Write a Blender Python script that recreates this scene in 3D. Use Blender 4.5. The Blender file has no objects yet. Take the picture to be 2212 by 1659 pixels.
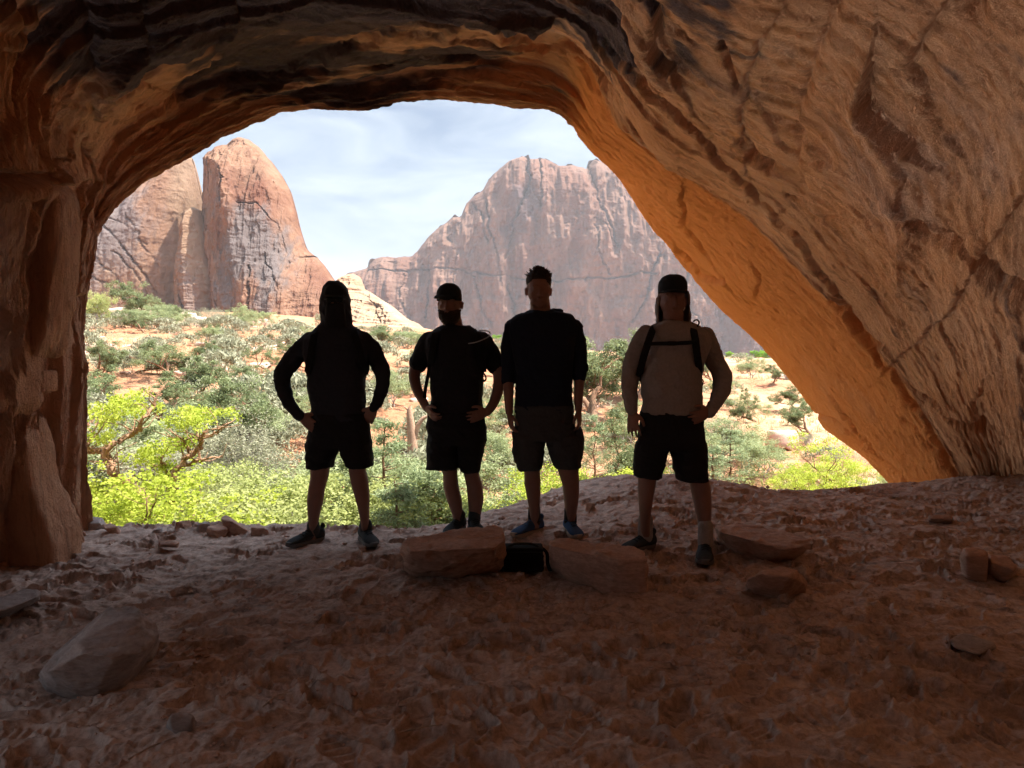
import bpy, bmesh, math, random
import numpy as np
from mathutils import Vector, Matrix
SC = bpy.context.scene
COL = SC.collection
R = math.radians
# ------------------------------------------------------------------ camera
EYE = 1.33; FPX = 773.0; PITCH = R(2.5)
cam_d = bpy.data.cameras.new('camera'); cam = bpy.data.objects.new('camera', cam_d); COL.objects.link(cam)
cam_d.sensor_width = 36; cam_d.lens = FPX/1024*36; cam_d.clip_start = 0.05; cam_d.clip_end = 9000
cam.location = (0, 0, EYE); cam.rotation_euler = (R(90)-PITCH, 0, 0); SC.camera = cam
# ------------------------------------------------------------------ light
SUN_EL = R(64); SUN_AZ = R(86)            # azimuth from +Y clockwise
sunv = Vector((math.sin(SUN_AZ)*math.cos(SUN_EL), math.cos(SUN_AZ)*math.cos(SUN_EL), math.sin(SUN_EL)))
sl = bpy.data.lights.new('sun', 'SUN'); sl.energy = 2.3; sl.angle = R(0.6); sl.color = (1.0, 0.93, 0.82)
so = bpy.data.objects.new('sun', sl); COL.objects.link(so); so.rotation_euler = (-sunv).to_track_quat('-Z', 'Y').to_euler()
W = bpy.data.worlds.new('World'); SC.world = W; W.use_nodes = True
SC.view_settings.view_transform = 'Standard'; SC.view_settings.look = 'None'
SC.view_settings.exposure = 2.75; SC.view_settings.gamma = 1.0
SC.render.engine = 'CYCLES'
cy = SC.cycles; cy.max_bounces = 9; cy.diffuse_bounces = 6; cy.glossy_bounces = 2; cy.transmission_bounces = 4
cy.transparent_max_bounces = 8; cy.use_denoising = True; cy.caustics_reflective = False; cy.caustics_refractive = False
cy.volume_bounces = 0; cy.sample_clamp_indirect = 6.0
try: cy.denoiser = 'OPENIMAGEDENOISE'; cy.denoising_input_passes = 'RGB_ALBEDO_NORMAL'
except Exception: pass
nt = W.node_tree; nt.nodes.clear()
def wn(t, **k):
    n = nt.nodes.new(t)
    for a, b in k.items(): setattr(n, a, b)
    return n
sky = wn('ShaderNodeTexSky', sky_type='NISHITA'); sky.sun_disc = False; sky.sun_elevation = SUN_EL; sky.sun_rotation = SUN_AZ
sky.air_density = 1.0; sky.dust_density = 1.2; sky.ozone_density = 1.0
tc = wn('ShaderNodeTexCoord'); mp = wn('ShaderNodeMapping'); mp.inputs['Scale'].default_value = (1.6, 1.6, 6.0); mp.inputs['Rotation'].default_value = (0.2, 0.1, 0.4)
nz = wn('ShaderNodeTexNoise'); nz.inputs['Scale'].default_value = 3.2; nz.inputs['Detail'].default_value = 8; nz.inputs['Roughness'].default_value = 0.55; nz.inputs['Distortion'].default_value = 0.5
cr = wn('ShaderNodeValToRGB'); cr.color_ramp.elements[0].position = 0.34; cr.color_ramp.elements[0].color = (0.12,)*3+(1,); cr.color_ramp.elements[1].position = 0.66; cr.color_ramp.elements[1].color = (0.97,)*3+(1,)
mx = wn('ShaderNodeMix', data_type='RGBA'); mx.inputs[7].default_value = (1.45, 1.68, 1.90, 1)
bg = wn('ShaderNodeBackground'); bg.inputs['Strength'].default_value = 0.08; wo = wn('ShaderNodeOutputWorld')
L = nt.links.new
L(tc.outputs['Generated'], mp.inputs[0]); L(mp.outputs[0], nz.inputs['Vector']); L(nz.outputs[0], cr.inputs[0]); L(cr.outputs[0], mx.inputs[0])
# out-of-view sky around the sun, brightened to add light below the arch
vd = wn('ShaderNodeVectorMath', operation='DOT_PRODUCT'); vd.inputs[1].default_value = tuple(sunv); L(tc.outputs['Generated'], vd.inputs[0])
mr = wn('ShaderNodeMapRange', interpolation_type='SMOOTHSTEP'); mr.inputs['From Min'].default_value = 0.45; mr.inputs['From Max'].default_value = 1.0; mr.inputs['To Min'].default_value = 1.0; mr.inputs['To Max'].default_value = 6.0
L(vd.outputs['Value'], mr.inputs[0]); vs = wn('ShaderNodeVectorMath', operation='SCALE'); L(mx.outputs[2], vs.inputs[0]); L(mr.outputs[0], vs.inputs['Scale'])
sk = wn('ShaderNodeVectorMath', operation='SCALE'); sk.inputs['Scale'].default_value = 0.25; L(sky.outputs[0], sk.inputs[0]); L(sk.outputs[0], mx.inputs[6]); L(vs.outputs[0], bg.inputs[0]); L(bg.outputs[0], wo.inputs[0])
# ------------------------------------------------------------------ helpers
CP, SP = math.cos(PITCH), math.sin(PITCH)
DS = 1024/2212.0
def P(px, py, Y):
    a = (px-512)/FPX; b = (384-py)/FPX
    t = Y/(CP+b*SP)
    return Vector((a*t, Y, EYE+(-SP+b*CP)*t))
def Gz(px, py, z=0.0):
    a = (px-512)/FPX; b = (384-py)/FPX
    t = (z-EYE)/(-SP+b*CP)
    return Vector((a*t, (CP+b*SP)*t, z))
def proj(v):            # Nx3 -> px, py
    y = v[..., 1]; z = v[..., 2]-EYE
    w = y*CP - z*SP; w = np.where(w > 0.05, w, np.nan)
    return 512+FPX*v[..., 0]/w, 384-FPX*(y*SP+z*CP)/w
_rs = np.random.RandomState(5)
_LAT = _rs.rand(64, 64, 64).astype(np.float32)*2-1
def vn(x, y, z):
    xi = np.floor(x).astype(np.int64); yi = np.floor(y).astype(np.int64); zi = np.floor(z).astype(np.int64)
    fx = (x-xi).astype(np.float32); fy = (y-yi).astype(np.float32); fz = (z-zi).astype(np.float32)
    fx = fx*fx*fx*(fx*(fx*6-15)+10); fy = fy*fy*fy*(fy*(fy*6-15)+10); fz = fz*fz*fz*(fz*(fz*6-15)+10)
    x0 = xi & 63; x1 = (xi+1) & 63; y0 = yi & 63; y1 = (yi+1) & 63; z0 = zi & 63; z1 = (zi+1) & 63
    A = _LAT
    c00 = A[x0, y0, z0]*(1-fx)+A[x1, y0, z0]*fx; c10 = A[x0, y1, z0]*(1-fx)+A[x1, y1, z0]*fx
    c01 = A[x0, y0, z1]*(1-fx)+A[x1, y0, z1]*fx; c11 = A[x0, y1, z1]*(1-fx)+A[x1, y1, z1]*fx
    return (c00*(1-fy)+c10*fy)*(1-fz)+(c01*(1-fy)+c11*fy)*fz
def fbm(x, y, z=0.0, o=5, g=0.5, ridged=False, seed=0.0):
    x = np.asarray(x, float)+seed*7.31; y = np.asarray(y, float)+seed*3.17; z = np.asarray(z, float)+seed*5.77+0*x
    r = 0.0; a = 1.0; s = 0.0
    for k in range(o):
        n = vn(x, y, z)
        if ridged: n = 1-2*np.abs(n)
        r = r+n*a; s += a; a *= g
        x, y, z = 1.97*x+0.31*y+13.1, 1.97*y-0.31*x+7.7, 2.03*z+3.3
    return r/s
def sstep(a, b, x):
    t = np.clip((x-a)/(b-a), 0, 1); return t*t*(3-2*t)
def polydist(px, py, pts):
    """distance, side sign of points to a polyline"""
    best = np.full(px.shape, 1e9); sgn = np.zeros(px.shape)
    for (ax, ay), (bx, by) in zip(pts[:-1], pts[1:]):
        dx, dy = bx-ax, by-ay; l2 = dx*dx+dy*dy+1e-9
        t = np.clip(((px-ax)*dx+(py-ay)*dy)/l2, 0, 1)
        ex, ey = px-ax-t*dx, py-ay-t*dy
        d = np.hypot(ex, ey); c = dx*(py-ay)-dy*(px-ax)
        m = d < best; best = np.where(m, d, best); sgn = np.where(m, np.sign(c), sgn)
    return best, sgn
def mesh_np(name, v, f, smooth=True, attrs=None, uv=None):
    v = np.ascontiguousarray(v, dtype=np.float32).reshape(-1, 3); f = np.asarray(f, dtype=np.int32)
    k = f.shape[1]; me = bpy.data.meshes.new(name)
    me.vertices.add(len(v)); me.vertices.foreach_set('co', v.ravel())
    me.loops.add(f.size); me.loops.foreach_set('vertex_index', f.ravel())
    me.polygons.add(len(f)); me.polygons.foreach_set('loop_start', np.arange(0, f.size, k, dtype=np.int32))
    me.polygons.foreach_set('loop_total', np.full(len(f), k, dtype=np.int32))
    me.polygons.foreach_set('use_smooth', np.full(len(f), smooth, dtype=bool))
    me.update(calc_edges=True); me.validate()
    for n, a in (attrs or {}).items():
        at = me.attributes.new(n, 'FLOAT', 'POINT'); at.data.foreach_set('value', np.ascontiguousarray(a, dtype=np.float32).ravel())
    if uv is not None:
        ul = me.uv_layers.new(name='UVMap'); ul.data.foreach_set('uv', np.ascontiguousarray(uv[f.ravel()], dtype=np.float32).ravel())
    return me
def grid_faces(nr, nc):
    i = np.arange(nr*nc).reshape(nr, nc)
    return np.stack([i[:-1, :-1], i[:-1, 1:], i[1:, 1:], i[1:, :-1]], -1).reshape(-1, 4)
def link(name, me, mat=None, parent=None):
    o = bpy.data.objects.new(name, me); COL.objects.link(o)
    if mat is not None and me is not None:
        me.materials.clear(); me.materials.append(mat)
    if parent is not None: o.parent = parent
    return o
def tag(o, label=None, cat=None, group=None, kind=None):
    if label: o['label'] = label
    if cat: o['category'] = cat
    if group: o['group'] = group
    if kind: o['kind'] = kind
    return o
def empty(name, loc, label, cat, group=None, rz=0):
    o = bpy.data.objects.new(name, None); COL.objects.link(o); o.location = loc; o.rotation_euler = (0, 0, rz)
    return tag(o, label, cat, group)
# ------------------------------------------------------------------ materials
def mat_new(name):
    m = bpy.data.materials.new(name); m.use_nodes = True; t = m.node_tree; b = t.nodes['Principled BSDF']
    b.inputs['Specular IOR Level'].default_value = 0.2
    return m, t, b
def N(t, ty, **k):
    n = t.nodes.new(ty)
    for a, b in k.items():
        if a.startswith('i_'): n.inputs[a[2:].replace('_', ' ')].default_value = b
        else: setattr(n, a, b)
    return n
def ramp(t, stops):
    r = t.nodes.new('ShaderNodeValToRGB'); e = r.color_ramp.elements
    while len(e) < len(stops): e.new(0.5)
    for q, (p, c) in zip(e, stops):
        q.position = p; q.color = (tuple(c)+(1,)) if len(c) == 3 else c
    return r
def noise_col(t, vec, scale, stops, detail=6, rough=0.6, dist=0.0):
    n = N(t, 'ShaderNodeTexNoise', i_Scale=scale, i_Detail=detail, i_Roughness=rough, i_Distortion=dist)
    if vec is not None: t.links.new(vec, n.inputs['Vector'])
    r = ramp(t, stops); t.links.new(n.outputs[0], r.inputs[0]); return n, r
def mapping(t, src, scale=(1, 1, 1), rot=(0, 0, 0)):
    c = N(t, 'ShaderNodeTexCoord'); m = N(t, 'ShaderNodeMapping'); m.inputs['Scale'].default_value = scale; m.inputs['Rotation'].default_value = rot
    t.links.new(c.outputs[src], m.inputs[0]); return m.outputs[0]
def mixc(t, fac, a, b, mode='MIX'):
    m = N(t, 'ShaderNodeMix', data_type='RGBA', blend_type=mode)
    for i, v in ((0, fac), (6, a), (7, b)):
        if hasattr(v, 'is_linked') or isinstance(v, bpy.types.NodeSocket): t.links.new(v, m.inputs[i])
        else: m.inputs[i].default_value = v if i == 0 else (tuple(v)+(1,))
    return m.outputs[2]
def attr(t, name):
    a = N(t, 'ShaderNodeAttribute'); a.attribute_name = name; return a.outputs['Fac']
def bump(t, b, h, strength, dist, prev=None):
    n = N(t, 'ShaderNodeBump'); n.inputs['Strength'].default_value = strength; n.inputs['Distance'].default_value = dist
    t.links.new(h, n.inputs['Height'])
    if prev is not None: t.links.new(prev, n.inputs['Normal'])
    t.links.new(n.outputs[0], b.inputs['Normal']); return n.outputs[0]
def simple(name, col, rough=0.8, var=0.25, scale=30.0, bmp=0.0, spec=0.2):
    m, t, b = mat_new(name); b.inputs['Roughness'].default_value = rough; b.inputs['Specular IOR Level'].default_value = spec
    v = mapping(t, 'Object')
    c0 = tuple(x*(1-var) for x in col); c1 = tuple(min(1, x*(1+var)) for x in col)
    n, r = noise_col(t, v, scale, [(0.3, c0), (0.7, c1)]); t.links.new(r.outputs[0], b.inputs['Base Color'])
    if bmp: bump(t, b, n.outputs[0], bmp, 0.01)
    return m
def leaf_mat(name, c0, c1, trans=0.35):
    m, t, b = mat_new(name); b.inputs['Roughness'].default_value = 0.6
    a = attr(t, 'tint'); r = ramp(t, [(0.0, c0), (1.0, c1)]); t.links.new(a, r.inputs[0]); t.links.new(r.outputs[0], b.inputs['Base Color'])
    tr = N(t, 'ShaderNodeBsdfTranslucent'); t.links.new(r.outputs[0], tr.inputs[0])
    ms = N(t, 'ShaderNodeMixShader'); ms.inputs[0].default_value = trans
    t.links.new(b.outputs[0], ms.inputs[1]); t.links.new(tr.outputs[0], ms.inputs[2]); t.links.new(ms.outputs[0], t.nodes['Material Output'].inputs[0])
    return m
# ================================================================== CAVE
def mat_cave():
    m, t, b = mat_new('sandstone'); b.inputs['Roughness'].default_value = 0.9; b.inputs['Specular IOR Level'].default_value = 0.12
    uv = mapping(t, 'UV', (0.55, 2.6, 1)); ob = mapping(t, 'Object')
    n1, r1 = noise_col(t, uv, 1.3, [(0.25, (0.40, 0.175, 0.085)), (0.45, (0.67, 0.30, 0.13)), (0.6, (0.81, 0.38, 0.17)), (0.8, (0.87, 0.51, 0.30))], 9, 0.62, 0.6)
    n2, r2 = noise_col(t, ob, 0.8, [(0.35, (0.78, 0.30, 0.12)), (0.65, (0.81, 0.43, 0.24))], 5, 0.55)
    c = mixc(t, 0.42, r1.outputs[0], r2.outputs[0])
    # darker thin streaks and chips
    n3 = N(t, 'ShaderNodeTexNoise', i_Scale=5.0, i_Detail=8, i_Roughness=0.72, i_Distortion=0.3); t.links.new(uv, n3.inputs['Vector'])
    r3 = ramp(t, [(0.36, (0.55, 0.5, 0.48)), (0.47, (1, 1, 1))]); t.links.new(n3.outputs[0], r3.inputs[0])
    c = mixc(t, 0.8, c, r3.outputs[0], 'MULTIPLY')
    # orange face: own hue, raised in colour for bounced glow; then desert varnish
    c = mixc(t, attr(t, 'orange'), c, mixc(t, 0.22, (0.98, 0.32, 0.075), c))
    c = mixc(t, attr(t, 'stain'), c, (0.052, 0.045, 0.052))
    c = mixc(t, attr(t, 'pale'), c, (0.77, 0.53, 0.41))
    t.links.new(c, b.inputs['Base Color'])
    n4 = N(t, 'ShaderNodeTexNoise', i_Scale=16.0, i_Detail=9, i_Roughness=0.72); t.links.new(ob, n4.inputs['Vector'])
    uv2 = mapping(t, 'UV', (3.0, 13.0, 1)); n5 = N(t, 'ShaderNodeTexNoise', i_Scale=1.4, i_Detail=7, i_Roughness=0.65, i_Distortion=0.5); t.links.new(uv2, n5.inputs['Vector'])
    p = bump(t, b, n5.outputs[0], 0.9, 0.12); p = bump(t, b, n4.outputs[0], 0.9, 0.06, p)
    return m
M_CAVE = mat_cave()
K = 0.95
T_ = [ # A(silhouette)   B(crest)   C(frame edge)   as px,py,depth
 ((84,760,6.2),(58,760,5.4),(-40,760,4.7)), ((84,640,6.2),(60,640,5.45),(-40,640,4.7)), ((84,530,6.2),(66,550,5.55),(-40,560,4.75)),
 ((81,440,6.2),(66,440,5.6),(-40,440,4.6)), ((80,360,6.3),(62,360,5.7),(-40,350,4.3)), ((84,300,6.4),(60,290,5.7),(-40,260,4.0)),
 ((90,255,6.5),(64,235,5.8),(-40,170,3.7)), ((99,222,6.6),(74,192,5.9),(-40,80,3.5)), ((125,194,6.7),(97,156,6.0),(-30,-10,3.4)),
 ((165,167,6.9),(137,124,6.2),(40,-60,3.4)), ((205,142,7.1),(180,97,6.4),(110,-80,3.5)), ((252,113,7.3),(232,70,6.5),(190,-90,3.6)),
 ((300,99,7.5),(290,55,6.6),(270,-90,3.7)), ((370,97,7.7),(365,50,6.7),(360,-90,3.8)), ((432,94,7.9),(434,46,6.8),(450,-90,3.8)),
 ((500,102,8.1),(508,56,7.0),(550,-85,3.8)), ((560,111,8.5),(576,78,7.5),(650,-85,3.8)), ((588,144,9.4),(614,128,7.8),(740,-80,3.7)),
 ((620,177,10),(662,164,7.9),(840,-60,3.6)), ((648,219,10.3),(704,190,7.9),(940,-30,3.6)), ((685,260,10.6),(745,218,7.8),(1030,20,3.6)),
 ((722,307,10.8),(790,260,7.7),(1080,100,3.8)), ((764,348,11),(835,300,7.7),(1090,190,4.2)), ((800,392,11),(880,352,7.7),(1090,285,4.8)),
 ((829,428,11),(918,405,7.7),(1090,380,5.6)), ((863,452,11),(945,452,7.8),(1090,450,6.4)), ((898,490,11),(966,498,8.0),(1090,505,7.1)),
 ((960,560,11),(1010,590,8.0),(1100,600,7.3)), ((1010,680,11),(1050,700,8.0),(1120,700,7.3))]
def catmull(C, n):
    """C: M x ... control rows -> n rows"""
    M = len(C); t = np.linspace(0, M-1, n); i = np.minimum(t.astype(int), M-2); f = (t-i)
    def g(k): return C[np.clip(k, 0, M-1)]
    sh = (n,)+(1,)*(C.ndim-1); f = f.reshape(sh)
    p0, p1, p2, p3 = g(i-1), g(i), g(i+1), g(i+2)
    return 0.5*((2*p1)+(-p0+p2)*f+(2*p0-5*p1+4*p2-p3)*f**2+(-p0+3*p1-3*p2+p3)*f**3)
def build_cave():
    ctrl = []   # stations x rings x 3
    n = len(T_)
    for k, (a, b, c) in enumerate(T_):
        u = k/(n-1); ang = R(205-230*u)       # left to right over the top
        A = np.array(P(a[0], a[1], a[2]*K)); B = np.array(P(b[0], b[1], b[2]*K)); C = np.array(P(c[0], c[1], c[2]*K))
        o = A-np.array([0.8, A[1], 0.3]); o[1] = 0; o /= np.linalg.norm(o); o[2] = max(o[2], -0.35)
        up = np.array([0, 0, 1.0])
        R1 = A+o*0.8+np.array([0, 0.25, 0]); R2 = A+o*2.2+np.array([0, 0.0, 0])+up*0.3; R3 = A+o*3.8+np.array([0, -1.8, 0])+up*0.6; R4 = A+o*4.6+np.array([0, -3.2, 0])
        def el(y, hx, hz, cx=0.4, cz=-0.2): return np.array([cx+hx*math.cos(ang), y, cz+hz*math.sin(ang)])
        D = el(1.2, 4.2, 3.5, 0.9); E = el(-0.8, 4.4, 3.3, 0.9); F = el(-2.6, 4.0, 2.9); G = el(-3.8, 0.15, 0.1)
        w = float(sstep(15, 18, k)); A1 = A+(B-A)*(0.5+0.34*w)+np.array([-.02, .25, -.05])*w; B1 = B+(C-B)*(0.42-0.27*w)
        if u > .55: R1 = A+o*.6+np.array([0, .2, 0]); R2 = A+o*1.4; R3 = A+o*2.2+np.array([0, -1.0, .3]); R4 = A+o*2.8+np.array([0, -3, 0])
        ctrl.append([R4, R3, R2, R1, A, A1, B, B1, C, D, E, F, G])
    ctrl = np.array(ctrl)
    nst = 1250
    S = catmull(ctrl, nst)                                   # nst x rings x 3
    S = np.moveaxis(S, 1, 0)                                 # rings x nst x 3
    seg = [8, 10, 14, 24, 100, 36, 50, 210, 60, 20, 16, 10]
    ts = np.concatenate([k+np.arange(s)/s for k, s in enumerate(seg)]+[[len(seg)]])
    M = len(S); i = np.minimum(ts.astype(int), M-2); f = (ts-i)[:, None, None]
    g = lambda k: S[np.clip(k, 0, M-1)]
    p0, p1, p2, p3 = g(i-1), g(i), g(i+1), g(i+2)
    V = 0.5*((2*p1)+(-p0+p2)*f+(2*p0-5*p1+4*p2-p3)*f**2+(-p0+3*p1-3*p2+p3)*f**3)
    # keep the seen rings straight between A and C (no overshoot)
    nr, nc = V.shape[:2]
    # uv in metres
    du = np.linalg.norm(np.diff(V, axis=1), axis=2).mean(0); u = np.concatenate([[0], np.cumsum(du)])
    dv = np.linalg.norm(np.diff(V, axis=0), axis=2).mean(1); v = np.concatenate([[0], np.cumsum(dv)])
    U, Vv = np.meshgrid(u, v)
    du_ = np.gradient(V, axis=1); dv_ = np.gradient(V, axis=0)
    nrm = np.cross(du_, dv_); nrm /= np.linalg.norm(nrm, axis=2, keepdims=True)+1e-9
    j = int(np.searchsorted(ts, 7.5)); ctr = np.array([0.5, 4, 1.2])
    if np.dot(nrm[j, nc//2], ctr-V[j, nc//2]) < 0: nrm = -nrm     # normal points into the cavity
    px, py = proj(V)
    px = np.nan_to_num(px, nan=-9999); py = np.nan_to_num(py, nan=-9999)
    X, Y, Z = V[..., 0], V[..., 1], V[..., 2]
    big = fbm(X*0.55, Y*0.55, Z*0.55, 4)*0.17
    mid = fbm(X*1.5, Y*1.5, Z*1.5, 4, seed=3)*0.035
    wu = U*0.20+fbm(X*.5, Y*.5, Z*.5, 3, seed=2)*0.8; wv = Vv*2.2+fbm(X*.7, Y*.7, Z*.7, 3, seed=8)*1.6
    streak = fbm(wu, wv, 0, 5, 0.55, ridged=True, seed=1)*0.055
    # flaking ledges : quantised field gives crisp steps
    q = fbm(U*0.16, Vv*1.1, 0.5, 5, 0.6, seed=6)*5.0+0.35*fbm(X*3, Y*3, Z*3, 3, seed=4); qf = np.floor(q); led = (qf+sstep(0.90, 1.0, q-qf))*0.06
    fine = fbm(X*7, Y*7, Z*7, 4, 0.6, seed=5)*0.020+fbm(U*2.0, Vv*15, 0, 4, 0.65, seed=9)*0.024+fbm(X*24, Y*24, Z*24, 2, seed=15)*0.006
    rim = sstep(3.3, 4.0, ts)[:, None]*np.ones((1, nc))
    edge = np.exp(-((ts-4.0)/(0.7+0.9*sstep(420, 200, px)))**2) if False else np.exp(-((ts[:, None]-4.0)/(0.6+0.9*sstep(300, 150, np.nanmean(px[36:60], 0))[None, :]))**2)                # near the silhouette keep the big shapes gentle
    crs = 1-0.7*np.exp(-((ts-6.0)/0.5)**2)[:, None]*sstep(560, 640, px)
    led -= led[int(seg[0]+seg[1]):].mean(); streak -= streak.mean(); d = (big*(1-0.9*edge)+mid*(1-0.3*edge)+streak*1.2*(1-.6*edge)+led*(1-0.8*edge))*crs*(1-.82*sstep(6.1, 5.7, ts)[:, None]*sstep(560, 600, px))*(1-.62*sstep(600, 760, px))+fine
    right = sstep(560, 640, px)
    # marks seen on the rock
    wob = lambda s: (fbm(px*0.03, py*0.03, 0, 4, seed=20+s)*9, fbm(px*0.03, py*0.03, 0, 4, seed=30+s)*9)
    MK = [ # pts(disp px), width, depth, step
     ([(1875,150),(1868,200),(1885,245),(1908,268),(1938,292),(1960,312)], 9, .10, .22),
     ([(1955,610),(1945,560),(1962,500),(1968,455),(1940,430)], 8, .16, .26),
     ([(1985,465),(2010,500),(2065,520)], 14, .2, .0), ([(2065,520),(2140,600),(2212,660)], 18, .2, .12),
     ([(1595,312),(1622,335),(1662,354)], 9, .28, .05), ([(1475,425),(1472,490),(1508,520),(1540,572)], 5, .14, .05),
     ([(1478,540),(1522,582),(1562,610)], 5, .14, .08), ([(1800,640),(1850,700),(1905,752)], 5, .1, .05),
     ([(2000,860),(2060,905),(2120,925)], 7, .12, .05), ([(2118,850),(2102,880),(2108,910),(2128,926)], 6, .16, .04),
     ([(1720,880),(1800,905),(1862,960)], 5, .12, .04), ([(1625,565),(1640,605),(1632,640)], 4, .10, .02),
     ([(1375,0),(1412,40),(1402,110),(1440,160)], 12, .16, .22), ([(1555,100),(1570,150),(1595,195)], 8, .2, .02),
     ([(1330,120),(1450,230),(1600,380),(1720,500),(1850,690),(2000,900),(2080,1060)], 5, .07, .10),
     ([(1560,440),(1700,560),(1830,700),(1900,800)], 6, .07, -.07), ([(1700,0),(1620,140),(1600,240),(1615,330)], 12, .05, .06),
     ([(1830,0),(1760,130),(1720,260),(1735,400)], 12, .06, -.07), ([(2050,0),(1990,90),(1960,150),(1990,210)], 10, .12, .1),
     ([(2090,15),(2105,30)], 24, .25, 0), ([(1890,240),(1960,330),(1975,440)], 8, .04, .08),
     ([(2212,420),(2120,560),(2050,680),(1960,760)], 8, .06, .08), ([(1960,900),(2060,1000),(2100,1060)], 8, .08, .05),
     ([(1830,900),(1900,990),(1990,1060)], 6, .10, .05), ([(60,0),(90,100),(60,130),(0,130)], 10, .12, .2), ([(170,380),(90,395),(60,410)], 8, .15, .18),
     ([(0,385),(90,375),(110,340)], 14, .2, .1), ([(250,190),(290,175),(320,190)], 8, .14, .05), ([(430,230),(500,180),(620,140)], 5, .08, .05),
     ([(240,0),(230,120),(200,230),(190,330)], 14, .06, -.08), ([(330,0),(310,120),(270,250)], 9, .06, .06), ([(520,0),(500,80),(420,190),(330,270)], 6, .06, .06),
     ([(1000,30),(1150,120),(1290,190)], 6, .06, .06), ([(640,130),(820,80),(1000,70)], 6, .06, .06), ([(1700,420),(1760,470),(1870,490)], 5, .09, .03),
     ([(1650,250),(1700,330),(1800,360)], 5, .06, .04), ([(60,880),(112,880),(108,985)], 10, .25, .0), ([(150,640),(112,690),(100,760)], 9, .12, .05)]
    for s, (pts, w, dep, step) in enumerate(MK):
        pts = [(a*DS, b*DS) for a, b in pts]; w = w*DS*0.8
        x0 = min(p[0] for p in pts)-70; x1 = max(p[0] for p in pts)+70; y0 = min(p[1] for p in pts)-70; y1 = max(p[1] for p in pts)+70
        m = (px > x0) & (px < x1) & (py > y0) & (py < y1) & (rim > 0.5)
        if not m.any(): continue
        wx, wy = fbm(px[m]*0.06, py[m]*0.06, 0, 4, seed=20+s)*6, fbm(px[m]*0.06, py[m]*0.06, 0, 4, seed=50+s)*6
        dd, sg = polydist(px[m]+wx, py[m]+wy, pts)
        dep *= .6; step *= .6; e = -dep*np.exp(-(dd/w)**2)*(0.6+0.6*fbm(px[m]*.05, py[m]*.05, 0, 2, seed=70+s))
        e += step*np.where(sg > 0, 1, 0)*np.exp(-dd/26.0)*sstep(-1.5, 1.5, sg*dd)
        d[m] += e
    # sign : d>0 pushes into the cavity
    Vd = V+nrm*(d*rim+(1-rim)*(big*1.5+led))[..., None]
    # mask of the orange face, coloured brighter for bounced glow; then stains
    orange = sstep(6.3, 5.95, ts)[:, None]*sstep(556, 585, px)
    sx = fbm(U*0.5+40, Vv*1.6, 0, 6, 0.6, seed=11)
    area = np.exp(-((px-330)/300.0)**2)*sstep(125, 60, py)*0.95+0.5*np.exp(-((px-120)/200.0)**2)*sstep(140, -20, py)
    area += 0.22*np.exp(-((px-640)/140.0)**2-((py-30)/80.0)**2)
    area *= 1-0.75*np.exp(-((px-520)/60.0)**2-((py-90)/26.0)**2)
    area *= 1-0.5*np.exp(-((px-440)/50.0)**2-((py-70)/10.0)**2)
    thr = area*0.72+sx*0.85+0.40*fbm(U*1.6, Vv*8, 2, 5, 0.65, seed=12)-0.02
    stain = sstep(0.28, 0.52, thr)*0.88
    sx2 = fbm(U*0.3, Vv*2.5, 0, 5, 0.6, seed=14)
    stain = np.maximum(stain, sstep(0.30, 0.5, sx2)*0.22)
    pale = sstep(0.25, 0.55, fbm(U*0.6, Vv*1.8, 3, 5, 0.6, seed=17)+0.35*np.exp(-((px-930)/120.)**2-((py-190)/110.)**2)-0.1)*0.25*(1-stain)
    pale = np.maximum(pale, 0.45*sstep(230, 60, px)*sstep(60, 260, py)*(1-stain))
    F_ = grid_faces(nr, nc); fc = Vd.reshape(-1, 3)[F_].mean(1)      # unseen opening added low in the left wall so fill daylight enters
    F_ = F_[~((fc[:, 0] < -1.5) & (fc[:, 1] < 2.5+.2*np.sin(fc[:, 2]*3)) & (fc[:, 1] > 0.9+.2*np.sin(fc[:, 2]*2.3)) & (fc[:, 2] < 1.75+.3*np.sin(fc[:, 1]*2)))]
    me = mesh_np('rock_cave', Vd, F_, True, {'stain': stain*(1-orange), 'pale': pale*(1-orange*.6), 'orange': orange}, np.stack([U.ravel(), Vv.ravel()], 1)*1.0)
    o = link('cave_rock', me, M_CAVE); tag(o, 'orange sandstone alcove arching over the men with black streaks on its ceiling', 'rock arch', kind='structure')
    return o
CAVE = build_cave()
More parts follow.
